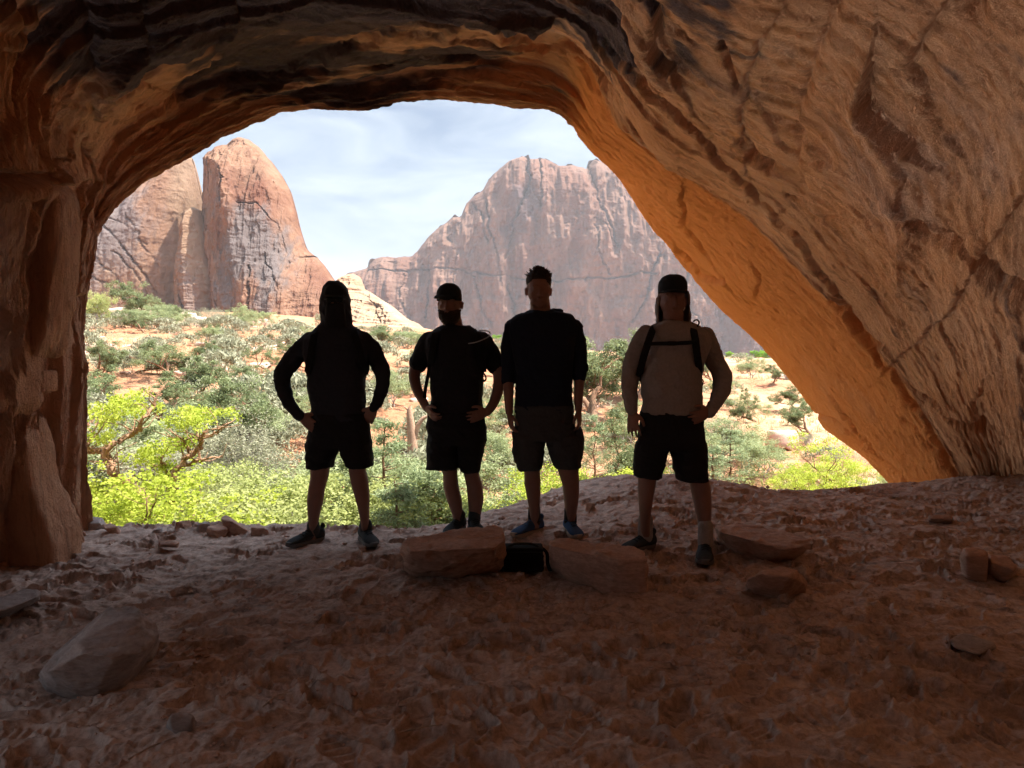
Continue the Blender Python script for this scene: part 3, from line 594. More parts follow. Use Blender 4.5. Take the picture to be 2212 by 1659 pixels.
def hand(v, wrist, pdir, side, curl, spread=0.25, L=0.085, thumb_side=1, R_=0.0088, bend=None):
    """wrist point, palm direction, side = across the palm (towards the thumb), curl = direction fingers bend to"""
    w = Vector(wrist); d = Vector(pdir).normalized(); sd = Vector(side); sd = (sd-d*sd.dot(d)).normalized(); c = Vector(curl); c = (c-d*c.dot(d)-sd*c.dot(sd)); c = c.normalized() if c.length > 1e-4 else d.cross(sd)
    pts = [w, w+d*0.04, w+d*L]
    rings = []
    for q, (hw, th) in zip([w-d*0.01, w+d*0.02, w+d*0.05, w+d*L, w+d*(L+0.012)], [(.027, .020), (.032, .019), (.040, .017), (.041, .014), (.036, .010)]):
        rings.append([tuple(q+sd*hw*math.cos(2*math.pi*i/14)+c*th*math.sin(2*math.pi*i/14)) for i in range(14)])
    v.ring_loft(rings)
    for k, (off, ln) in enumerate([(0.031, 0.070), (0.010, 0.080), (-0.011, 0.074), (-0.031, 0.058)]):
        b0 = w+d*(L-0.008)+sd*off; fd = (d+sd*off*spread*12).normalized(); bn = (bend if bend is not None else 0.5)*(1+0.12*k)
        p1 = b0+fd*ln*0.45+c*ln*0.10*bn; p2 = p1+(fd*math.cos(bn)+c*math.sin(bn)).normalized()*ln*0.38; p3 = p2+(fd*math.cos(bn*1.8)+c*math.sin(bn*1.8)).normalized()*ln*0.28
        v.tube([b0, p1, p2, p3], [R_*1.08, R_, R_*.92, R_*.8], k=10, sub=3)
    b0 = w+d*0.022+sd*0.024; t1 = b0+(d*0.7+sd*0.75+c*0.25).normalized()*0.038; t2 = t1+(d*0.9+sd*0.35+c*0.35).normalized()*0.032; t3 = t2+(d+c*0.4).normalized()*0.02
    v.tube([b0, t1, t2, t3], [0.015, 0.0125, 0.011, 0.009], k=10, sub=3)
def head(v, top, chin, hw, yaw=0.0, y0=None, beard=False):
    """top and chin points on the head's axis, hw = half width"""
    h = top.z-chin.z; c = Vector(((top.x+chin.x)/2, (top.y+chin.y)/2, 0)); z = lambda t: chin.z+h*t
    Rz = Matrix.Rotation(yaw, 4, 'Z')
    def L(x, y, t): q = Rz @ Vector((x, y, 0)); return Vector((c.x+q.x, c.y+q.y, z(t)))
    v.ball(L(0, 0.025, 0.66), (hw, hw*1.24, h*0.345), 16, Rz)                 # cranium
    v.ball(L(0, -0.012, 0.42), (hw*0.96, hw*1.04, h*0.31), 14, Rz)            # face
    v.ball(L(0, -0.030, 0.17), (hw*0.80, hw*0.80, h*0.18), 12, Rz)            # jaw
    v.ball(L(0, -0.062, 0.085), (hw*0.40, 0.024, h*0.07), 10, Rz)            # chin
    v.tube([L(0, -0.082, 0.56), L(0, -0.100, 0.45), L(0, -0.113, 0.37)], [0.008, 0.011, 0.014], k=10)
    for s_ in (-1, 1):
        v.ball(L(s_*0.013, -0.098, 0.365), (0.009, 0.011, 0.008), 8)
        v.ball(L(s_*0.034, -0.078, 0.60), (0.026, 0.012, 0.008), 8)           # brow
        v.ball(L(s_*0.032, -0.074, 0.525), (0.0135, 0.0135, 0.0125), 10)      # eye
        v.ball(L(s_*0.043, -0.064, 0.42), (0.02, 0.018, 0.016), 8)            # cheekbone
        er = Rz @ Matrix.Rotation(s_*-0.35, 4, 'Z')
        v.ball(L(s_*(hw+0.006), 0.022, 0.47), (0.009, 0.019, 0.031), 10, er)
        v.ball(L(s_*(hw+0.011), 0.030, 0.53), (0.007, 0.014, 0.016), 8, er)
    v.ball(L(0, -0.096, 0.265), (0.024, 0.012, 0.0055), 8, Rz); v.ball(L(0, -0.094, 0.225), (0.020, 0.012, 0.006), 8, Rz)
    return L
M_SKIN = simple('skin', (0.24, 0.13, 0.10), 0.6, 0.08, 14, spec=0.3)
def cloth(name, col, var=0.12, sc=60): return simple(name, col, 0.92, var, sc, 0.25)
M_HOOD1 = cloth('dark_hoodie', (0.026, 0.029, 0.038)); M_BLACK = cloth('black_shorts', (0.016, 0.016, 0.018)); M_TEE = cloth('dark_tee', (0.018, 0.018, 0.022))
M_NAVY = cloth('navy_sweater', (0.012, 0.015, 0.028)); M_CARGO = cloth('cargo_grey', (0.05, 0.052, 0.056)); M_CREAM = cloth('cream_hoodie', (0.26, 0.235, 0.225))
M_WEB = cloth('black_webbing', (0.012, 0.012, 0.013)); M_CAP = cloth('dark_cap', (0.02, 0.022, 0.026)); M_SOCKW = cloth('white_sock', (0.33, 0.30, 0.28)); M_SOCKB = cloth('black_sock', (0.02, 0.02, 0.022))
M_SHOED = cloth('dark_shoe', (0.045, 0.055, 0.06)); M_SHOEB = cloth('blue_shoe', (0.04, 0.08, 0.17)); M_SOLE = simple('rubber', (0.12, 0.12, 0.12), 0.7, 0.1); M_SOLET = simple('tan_sole', (0.34, 0.26, 0.19), 0.7, 0.1)
M_LENS = simple('dark_lens', (0.01, 0.01, 0.012), 0.5, 0.05, spec=0.2); M_HAIR = simple('brown_hair', (0.03, 0.02, 0.014), 0.7, 0.3, 80, 0.4); M_WHITE = simple('white_plastic', (0.8, 0.8, 0.8), 0.4, 0.03)
M_GREYP = simple('clear_tube', (0.35, 0.37, 0.38), 0.4, 0.05)
def shoe(root, ank, yaw, gz, mat, solemat, L=0.30, wide=0.052, label=None):
    """yaw 0 = pointing at the camera (-Y); positive turns towards +X"""
    d = Vector((math.sin(yaw), -math.cos(yaw), 0)); s_ = Vector((math.cos(yaw), math.sin(yaw), 0))
    heel = Vector((ank.x, ank.y, gz))-d*0.085
    v = Vox(); T = [0, .05, .14, .28, .42, .56, .70, .82, .92, .98, 1.0]; Wd = [.024, .036, .040, .040, .041, .046, .051, .050, .040, .026, .012]; Hh = [.085, .100, .106, .104, .092, .078, .066, .056, .047, .036, .024]
    rings = []
    for t, w, h in zip(T, Wd, Hh):
        w *= wide/0.052; q = heel+d*L*t; off = -0.006*math.sin(t*3)
        r = []
        for i in range(16):
            a = 2*math.pi*i/16; cx, cz = math.cos(a), math.sin(a)
            x = math.copysign(abs(cx)**0.8, cx)*w*(1-0.34*max(cz, 0) if t < .6 else 1-0.2*max(cz, 0)); z = 0.022+(h-0.022)*(0.5+0.5*math.copysign(abs(cz)**0.7, cz))
            r.append(tuple(q+s_*(x+off)+Vector((0, 0, z))))
        rings.append(r)
    v.ring_loft(rings)
    v.tube([Vector((ank.x, ank.y, gz+0.09)), Vector((ank.x, ank.y, gz+0.125))], [0.047, 0.044], k=16)
    v.ball(heel+d*0.005+Vector((0, 0, 0.105)), (0.018, 0.018, 0.022))
    sh = link('shoe', setco(v.mesh('shoe', 0.005, 3), root), mat, root)
    if label: sh['label'] = label
    v = Vox(); rings = []
    for zz, g in ((0.0, 0.96), (0.012, 1.05), (0.03, 1.0)):
        r = []
        for i in range(28):
            a = 2*math.pi*i/28; t = 0.5-0.5*math.cos(a); t = 0.5+(t-0.5)*1.03
            w = np.interp(t, [0, .05, .2, .45, .7, .85, .95, 1.0], [.018, .034, .041, .039, .052, .048, .032, .014])*wide/0.052*g
            r.append(tuple(heel+d*(L*t*1.0)+s_*(w*(1 if a < math.pi else -1)-0.004)+Vector((0, 0, zz+(0.012 if t > .93 else 0)))))
        rings.append(r)
    v.ring_loft(rings); link('sole', setco(v.mesh('sole', 0.005, 2), root), solemat, sh)
    v = Vox()
    for k in range(4):
        t = 0.36+0.085*k; h = np.interp(t, T, Hh)+0.004; q = heel+d*L*t+Vector((0, 0, h))
        v.tube([q-s_*0.024-Vector((0, 0, .008)), q+Vector((0, 0, .003))+d*.006, q+s_*0.024-Vector((0, 0, .008))], [.003]*3, k=6)
    q = heel+d*L*0.33+Vector((0, 0, 0.112))
    for s2 in (-1, 1): v.tube([q, q+s_*s2*0.022+Vector((0, 0, .014)), q+s_*s2*0.036-Vector((0, 0, .008)), q+s_*s2*0.01+d*0.012], [.003]*4, k=6)
    link('laces', setco(v.mesh('laces', 0.0028, 1), root), M_SHOED if mat is not M_SHOED else M_WEB, sh)
    return sh
def shorts(root, f, waist, legs, mat, sd, extra=None, name='shorts'):
    v = Vox(); v.loft(f.secs(waist)); 
    for lg in legs: v.loft(f.secs(lg))
    if extra: extra(v)
    return link(name, setco(v.mesh('shorts', 0.007, 3, folds(7, .008, sd)), root), mat, root)
def strap(v, pts, w=0.024, t=0.006):
    Pn = catmull(np.array([list(p) for p in pts]), len(pts)*5); T = np.gradient(Pn, axis=0); rings = []
    for p, tt in zip(Pn, T):
        tt = tt/(np.linalg.norm(tt)+1e-9); n = np.array([0, -1.0, 0]); s_ = np.cross(tt, n); s_ /= np.linalg.norm(s_)+1e-9
        n2 = np.cross(s_, tt)
        rings.append([tuple(p+s_*w*a+n2*t*b) for a, b in ((-1, -1), (1, -1), (1, 1), (-1, 1))])
    v.ring_loft(rings)
def V3(*a): return Vector(a)
EYEC = simple('eye', (0.5, 0.48, 0.45), 0.3, 0.02, spec=0.5)
# ---------------- person 1 : hooded, hands on hips
def person_one():
    f = Fig(cv1, 5.28, ''); base = V3(f.p(388, 1400).x, 5.30, floor_z(f.p(388, 1400).x, 5.3).item())
    r = empty('person', base, 'man in dark hooded shirt and sunglasses, leftmost, both hands on his hips', 'person')
    TORSO = [(292, 455, 318, .075), (268, 480, 335, .10), (235, 512, 360, .125), (205, 535, 400, .14), (205, 540, 450, .15), (214, 533, 505, .15), (228, 526, 560, .145), (231, 524, 640, .14), (236, 524, 700, .14), (246, 522, 735, .145), (240, 530, 775, .145), (238, 538, 805, .15)]
    AL = [(240, 402, .02, 52), (185, 456, .03, 48), (140, 507, .04, 46), (106, 556, .03, 43), (92, 603, .03, 41), (104, 660, -.0, 38), (128, 715, -.04, 34), (158, 760, -.07, 29), (190, 788, -.09, 25)]
    AR = [(506, 402, .02, 52), (553, 442, .03, 48), (590, 506, .04, 43), (611, 558, .03, 39), (614, 617, .0, 35), (598, 686, -.03, 30), (572, 742, -.07, 26)]
    LL = [(240, 385, 850, .105), (222, 380, 960, .10), (236, 345, 1060, .085, .0), (237, 337, 1110, .078), (226, 320, 1165, .072), (219, 312, 1225, .072), (224, 293, 1300, .062), (232, 281, 1380, .05, .02), (234, 279, 1440, .052, .02)]
    LR = [(392, 540, 850, .105), (425, 555, 960, .10), (434, 530, 1060, .085), (445, 545, 1125, .078), (465, 552, 1200, .072), (482, 551, 1260, .070), (497, 550, 1330, .058), (503, 550, 1390, .05, .02), (503, 552, 1420, .052, .02)]
    v = Vox()
    v.loft(f.secs(TORSO, .012)); v.loft(f.secs(LL, .006)); v.loft(f.secs(LR, .006))
    a, q = f.arm(AL, .010); v.tube(a, q); a2, q2 = f.arm(AR, .010); v.tube(a2, q2)
    hand(v, a[-1], f.p(262, 850, -.13)-a[-1], V3(.3, 0, 1), V3(0.3, .8, -.2), bend=0.35)
    hand(v, a2[-1], f.p(535, 815, -.05)-a2[-1], V3(-.9, -.2, .5), V3(-.5, .8, -.2), bend=0.55)
    v.tube([f.p(372, 360, .02), f.p(372, 290, .015)], [.062, .058])
    head(v, f.p(370, 108, .0), f.p(371, 300, -.0), 0.076)
    v.ball(f.p(371, 255, -.045), (.062, .052, .065))
    link('body', setco(v.mesh('body', .006, 2), r), M_SKIN, r)
    v = Vox(); v.loft(f.secs(TORSO)); a, q = f.arm(AL); v.tube(a, q); a, q = f.arm(AR); v.tube(a, q)
    # hood and neck gaiter
    v.loft(f.secs([(285, 462, 335, .10, .01), (300, 452, 300, .105, .01), (298, 449, 262, .11, .015), (293, 447, 232, .118, .02), (293, 445, 200, .122, .025), (298, 440, 165, .122, .03), (310, 430, 130, .115, .03), (325, 412, 105, .09, .035), (345, 392, 91, .05, .035)]), ex=2.1)
    me = v.mesh('hoodie', .007, 3, folds(8, .008, 1))
    link('hooded_shirt', setco(me, r), M_HOOD1, r)
    v = Vox(); v.loft(f.secs([(312, 430, 330, .05, -.075), (315, 425, 290, .045, -.085), (318, 420, 240, .045, -.095), (322, 416, 205, .04, -.1)]))
    link('neck_gaiter', setco(v.mesh('gaiter', .006, 3), r), M_CAP, r)
    v = Vox(); v.loft(f.secs([(312, 428, 168, .045, -.075), (310, 430, 150, .05, -.078), (316, 424, 130, .05, -.07), (330, 410, 112, .05, -.05)])); v.box(f.p(370, 166, -.145), (.062, .035, .004), 0, -.15)
    link('cap', setco(v.mesh('cap', .005, 2), r), M_CAP, r)
    v = Vox()
    for x in (343, 391): v.ball(f.p(x, 186, -.142), (.027, .008, .019), 12)
    v.tube([f.p(355, 182, -.148), f.p(367, 180, -.152), f.p(379, 182, -.148)], [.003]*3, k=6); v.tube([f.p(322, 182, -.135), f.p(312, 182, -.09)], [.003]*2, k=6); v.tube([f.p(412, 182, -.135), f.p(424, 182, -.09)], [.003]*2, k=6)
    link('sunglasses', setco(v.mesh('shades', .003, 1), r), M_LENS, r)
    shorts(r, f, [(240, 540, 775, .15), (236, 545, 830, .155), (226, 552, 900, .16), (222, 556, 950, .15)],
           [[(222, 398, 930, .14), (220, 375, 985, .13), (221, 350, 1053, .12)], [(384, 556, 930, .14), (402, 560, 985, .13), (424, 561, 1048, .12)]], M_BLACK, 2)
    for L_, yaw in ((LL, R(-38)), (LR, R(28))):
        an = f.secs(L_)[-1][0]; gy = 5.36 if L_ is LL else 5.5
        shoe(r, V3(an.x, an.y, 0), yaw, floor_z(an.x, an.y).item()-.004, M_SHOED, M_SOLE)
    b = empty('backpack', f.p(372, 420, .2), 'black backpack on the back of the hooded man, only its shoulder straps showing', 'backpack')
    v = Vox(); v.box(f.p(372, 520, .22), (.13, .075, .22)); link('bag', setco(v.mesh('bag', .012, 6), b), M_WEB, b)
    for s_, pts in ((0, [(264, 346, .06), (262, 360, -.10), (250, 420, -.15), (240, 490, -.155), (226, 560, -.10), (232, 578, .1)]), (1, [(472, 342, .06), (468, 358, -.10), (488, 420, -.15), (505, 490, -.15), (526, 540, -.10), (530, 560, .1)])):
        v = Vox(); strap(v, [f.p(*q) for q in pts]); link('shoulder_strap', setco(v.mesh('strap', .005, 1), b), M_WEB, b)
    v = Vox(); strap(v, [f.p(533, 490, .0), f.p(537, 520, .0), f.p(538, 552, .0)], .012); strap(v, [f.p(234, 560, .0), f.p(228, 575, .0), f.p(238, 590, 0)], .012); link('strap_end', setco(v.mesh('tail', .004, 1), b), M_WEB, b)
person_one()
# ---------------- person 2 : cap and beard, short sleeves
def person_two():
    f = Fig(cv1, 5.58, ''); x0 = f.p(1000, 1300).x
    r = empty('person', V3(x0, 5.6, floor_z(x0, 5.6).item()), 'bearded man in cap and short sleeved shirt behind the long bench stone', 'person')
    TORSO = [(925, 1060, 322, .075), (898, 1090, 336, .10), (862, 1125, 352, .125), (835, 1158, 385, .14), (832, 1172, 430, .15), (850, 1150, 490, .15), (862, 1136, 560, .145), (865, 1132, 640, .145), (872, 1130, 700, .15), (862, 1134, 745, .15), (850, 1140, 790, .15)]
    AL = [(860, 402, .02, 45), (829, 462, .03, 43), (800, 515, .04, 38), (781, 565, .03, 31), (783, 615, .01, 29), (801, 668, -.03, 26), (824, 710, -.06, 23), (842, 745, -.08, 21)]
    AR = [(1125, 402, .02, 46), (1166, 465, .03, 44), (1197, 518, .04, 41), (1218, 572, .03, 33), (1216, 635, .01, 30), (1202, 690, -.03, 28), (1180, 738, -.06, 25), (1155, 768, -.09, 22)]
    LL = [(850, 1000, 850, .105), (848, 1005, 960, .10), (925, 1005, 1078, .08), (925, 1012, 1150, .075), (945, 1030, 1225, .07), (973, 1034, 1300, .055, .02), (984, 1034, 1345, .05, .02), (984, 1036, 1370, .05, .02)]
    LR = [(1003, 1150, 850, .105), (1010, 1140, 960, .10), (1030, 1116, 1080, .085), (1046, 1136, 1150, .078), (1052, 1143, 1215, .072), (1060, 1130, 1290, .058), (1068, 1114, 1365, .05), (1068, 1114, 1420, .05, -.02)]
    v = Vox(); v.loft(f.secs(TORSO, .010)); v.loft(f.secs(LL, .004)); v.loft(f.secs(LR, .004))
    a, q = f.arm(AL); v.tube(a, q); a2, q2 = f.arm(AR); v.tube(a2, q2)
    hand(v, a[-1], f.p(872, 785, -.14)-a[-1], V3(-.2, -.3, 1), V3(.5, .8, -.4), bend=0.6)
    hand(v, a2[-1], f.p(1080, 795, -.16)-a2[-1], V3(0, -.1, 1), V3(-.2, 1, 0), bend=0.3)
    v.tube([f.p(985, 360, .02), f.p(972, 270, .015)], [.078, .068])
    head(v, f.p(962, 118, 0), f.p(963, 300, 0), 0.079, yaw=R(-8))
    link('body', setco(v.mesh('body', .006, 2), r), M_SKIN, r)
    v = Vox(); v.loft(f.secs(TORSO)); 
    a, q = f.arm(AL, -.012); v.tube(a[:3]+[f.p(788, 500, .035)][:0], q[:3]); a, q = f.arm(AR, -.012); v.tube(a[:3], q[:3])
    link('short_sleeved_shirt', setco(v.mesh('tee', .007, 3, folds(8, .008, 3)), r), M_TEE, r)
    v = Vox(); v.loft(f.secs([(902, 1022, 236, .03, -.03), (903, 1021, 250, .06, -.045), (904, 1020, 266, .07, -.05), (910, 1014, 285, .07, -.052), (922, 1004, 303, .06, -.055), (940, 986, 316, .03, -.055)]))
    def bd(co, no): return co+no*(fbm(co[:, 0]*90, co[:, 1]*90, co[:, 2]*40, 3, seed=4)*.006)[:, None]
    link('beard', setco(v.mesh('beard', .005, 1, bd), r), M_HAIR, r)
    v = Vox(); v.loft(f.secs([(896, 1026, 192, .105, .015), (893, 1026, 165, .11, .015), (897, 1022, 138, .105, .015), (912, 1008, 115, .085, .015), (935, 985, 101, .05, .015)]))
    c = f.p(915, 176, -.105); 
    rr = []
    for t in np.linspace(0, 1, 7):
        y_ = -.06-.085*t; w_ = .075*(1-.35*t*t); rr.append([(f.p(950-22*t, 178, 0).x+w_*s_*k, f.D+y_, f.p(0, 160+22*t, 0).z+z_-.010*abs(k)**2) for s_, k, z_ in ((-1, 1, 0), (-1, .5, 0), (1, 0, 0), (1, .5, 0), (1, 1, 0), (1, 1, .006), (1, .5, .006), (1, 0, .006), (-1, .5, .006), (-1, 1, .006))])
    v.ring_loft(rr); link('cap', setco(v.mesh('cap', .004, 2), r), M_CAP, r)
    shorts(r, f, [(850, 1140, 765, .152), (842, 1146, 820, .155), (846, 1156, 880, .16), (846, 1150, 930, .15)],
           [[(846, 1012, 920, .14), (845, 1008, 985, .13), (842, 1006, 1058, .12)], [(1000, 1150, 920, .14), (1008, 1138, 985, .13), (1018, 1118, 1070, .11)]], M_BLACK, 5)
    for L_, yaw, gz in ((LL, R(-20), None), (LR, R(15), None)):
        an = f.secs(L_)[-1][0]; shoe(r, an, yaw, floor_z(an.x, an.y).item(), M_SHOED, M_SOLE)
    b = empty('backpack', f.p(985, 450, .2), 'black backpack with loose hanging strap and pale drinking tube worn by the bearded man', 'backpack')
    v = Vox(); v.box(f.p(990, 520, .22), (.125, .07, .2)); link('bag', setco(v.mesh('bag', .012, 6), b), M_WEB, b)
    for pts in ([(893, 342, .06), (888, 358, -.10), (878, 410, -.15), (868, 480, -.14), (862, 540, -.05)], [(1085, 346, .06), (1090, 360, -.1), (1105, 410, -.15), (1120, 480, -.14), (1138, 560, -.05)]):
        v = Vox(); strap(v, [f.p(*q) for q in pts]); link('shoulder_strap', setco(v.mesh('strap', .005, 1), b), M_WEB, b)
    v = Vox(); strap(v, [f.p(860, 480, -.1), f.p(853, 560, -.08), f.p(838, 640, -.08), f.p(832, 695, -.08)], .013); link('hanging_strap', setco(v.mesh('tail', .005, 1), b), M_WEB, b)
    v = Vox(); v.tube([f.p(1092, 352, -.06), f.p(1130, 345, -.10), f.p(1165, 350, -.1), f.p(1172, 368, -.1), f.p(1150, 385, -.14), f.p(1100, 405, -.17), f.p(1060, 412, -.17)], [.0045]*7, k=8); link('drinking_tube', setco(v.mesh('hose', .003, 1), b), M_GREYP, b)
    v = Vox(); v.tube([f.p(1133, 560, 0), f.p(1148, 580, 0), f.p(1150, 600, 0), f.p(1138, 608, 0), f.p(1134, 590, 0)], [.007]*5, k=8); link('clip', setco(v.mesh('clip', .004, 1), b), M_WEB, b)
person_two()
# ---------------- person 3 : tall, bare headed, arms hanging
def person_three():
    f = Fig(cv2, 5.42, ''); x0 = f.p(290, 1300).x
    r = empty('person', V3(x0, 5.45, floor_z(x0, 5.45).item()), 'tallest man, bare headed with tousled hair, navy sweater and cargo shorts, arms hanging', 'person')
    TORSO = [(208, 322, 280, .07), (180, 385, 290, .10), (146, 424, 301, .125), (116, 444, 326, .14), (106, 455, 380, .15), (120, 440, 450, .15), (136, 425, 540, .145), (142, 421, 620, .14), (140, 422, 700, .14), (137, 428, 762, .145), (137, 432, 790, .145)]
    AL = [(128, 362, .02, 40), (112, 430, .03, 38), (106, 510, .03, 36), (103, 590, .02, 33), (104, 660, -.01, 29), (105, 730, -.03, 25), (108, 792, -.05, 21)]
    AR = [(430, 362, .02, 42), (448, 430, .03, 40), (458, 510, .03, 38), (462, 590, .02, 31), (460, 660, -.01, 27), (457, 730, -.03, 24), (458, 775, -.05, 20)]
    LL = [(138, 285, 880, .105), (140, 280, 990, .10), (180, 266, 1085, .082), (180, 270, 1150, .08), (192, 269, 1215, .075), (206, 263, 1285, .058), (208, 262, 1335, .052, .02), (206, 262, 1375, .052, .02)]
    LR = [(290, 440, 880, .105), (310, 470, 990, .10), (350, 462, 1085, .085), (371, 465, 1150, .08), (380, 463, 1225, .075), (388, 451, 1300, .06), (394, 441, 1370, .052), (392, 441, 1410, .05)]
    v = Vox(); v.loft(f.secs(TORSO, .010)); v.loft(f.secs(LL, .004)); v.loft(f.secs(LR, .004))
    a, q = f.arm(AL, .002); v.tube(a, q); a2, q2 = f.arm(AR, .002); v.tube(a2, q2)
    hand(v, a[-1], f.p(118, 860, -.06)-a[-1], V3(.35, -1, 0), V3(1, .3, 0), bend=0.55, spread=.05)
    hand(v, a2[-1], f.p(464, 850, -.06)-a2[-1], V3(-.35, -1, 0), V3(-1, .3, 0), bend=0.55, spread=.05)
    v.tube([f.p(268, 320, .02), f.p(262, 220, .01)], [.076, .068])
    head(v, f.p(257, 82, 0), f.p(257, 268, 0), 0.081, yaw=R(4))
    link('body', setco(v.mesh('body', .006, 2), r), M_SKIN, r)
    v = Vox(); v.loft(f.secs(TORSO))
    a, q = f.arm(AL, -.004); v.tube(a[:4]+[f.p(104, 620, .01)], q[:4]+[q[3]*.98]); a, q = f.arm(AR, -.004); v.tube(a[:4]+[f.p(460, 606, .01)], q[:4]+[q[3]])
    v.tube([f.p(103, 598, .02), f.p(104, 626, .01)], [f.m(36)]*2); v.tube([f.p(466, 562, .02), f.p(462, 610, .01)], [f.m(38), f.m(31)])
    v.tube([f.p(205, 285, -.02), f.p(222, 300, -.075), f.p(264, 312, -.10), f.p(305, 300, -.075), f.p(328, 280, -.02)], [.016]*5); v.ball(f.p(268, 285, .085), (.085, .05, .04)); v.ball(f.p(345, 278, .05), (.05, .04, .018))
    link('sweater', setco(v.mesh('sweater', .007, 3, folds(8, .008, 6)), r), M_NAVY, r)
    v = Vox(); hc = f.p(257, 128, .025); v.ball(hc+V3(0, .012, .004), (.091, .106, .088), 16); v.ball(f.p(257, 150, .065), (.087, .062, .075), 12)
    rs = random.Random(4)
    for k in range(150):
        th = rs.uniform(0, 2*math.pi); ph = rs.uniform(0, 1.25); d = V3(math.sin(ph)*math.cos(th), math.sin(ph)*math.sin(th), math.cos(ph)); b0 = hc+V3(d.x*.084, d.y*.096+.01, d.z*.080)
        e = b0+(d+V3(rs.uniform(-.6, .6), -.25+rs.uniform(-.4, .4), rs.uniform(.0, .5))).normalized()*rs.uniform(.02, .036); v.tube([b0, e], [.007, .003], k=5)
    def cut(co, no):      # keep the face free
        m = (co[:, 1] < f.D-.045) & (co[:, 2] < f.p(0, 122).z); co = co.copy(); co[m, 1] = f.D-.045+(co[m, 1]-f.D+.045)*.1; return co
    link('hair', setco(v.mesh('hair', .0035, 1, cut), r), M_HAIR, r)
    def pockets(v):
        v.ball(f.p(143, 960, .0), (.026, .075, .12)); v.ball(f.p(462, 955, .0), (.030, .08, .125)); v.box(f.p(140, 905, 0), (.02, .07, .02)); v.box(f.p(458, 885, 0), (.02, .07, .02))
    sh = shorts(r, f, [(137, 432, 755, .147), (136, 436, 830, .152), (138, 445, 900, .155), (140, 455, 925, .15)],
           [[(138, 287, 905, .14), (142, 284, 985, .13), (150, 270, 1078, .115)], [(284, 462, 905, .14), (308, 470, 985, .13), (337, 466, 1070, .115)]], M_CARGO, 7, pockets)
    for s_, (L_, yaw) in enumerate(((LL, R(-42)), (LR, R(12)))):
        an = f.secs(L_)[-1][0]; v = Vox(); gz = floor_z(an.x, an.y).item()
        v.tube([V3(an.x, an.y, gz+.08), V3(an.x, an.y, gz+.175)], [.047, .043], k=16); link('sock', setco(v.mesh('sock', .005, 1), r), M_SOCKB, r)
        shoe(r, an, yaw, gz, M_SHOEB, M_SOLET, L=.315)
person_three()
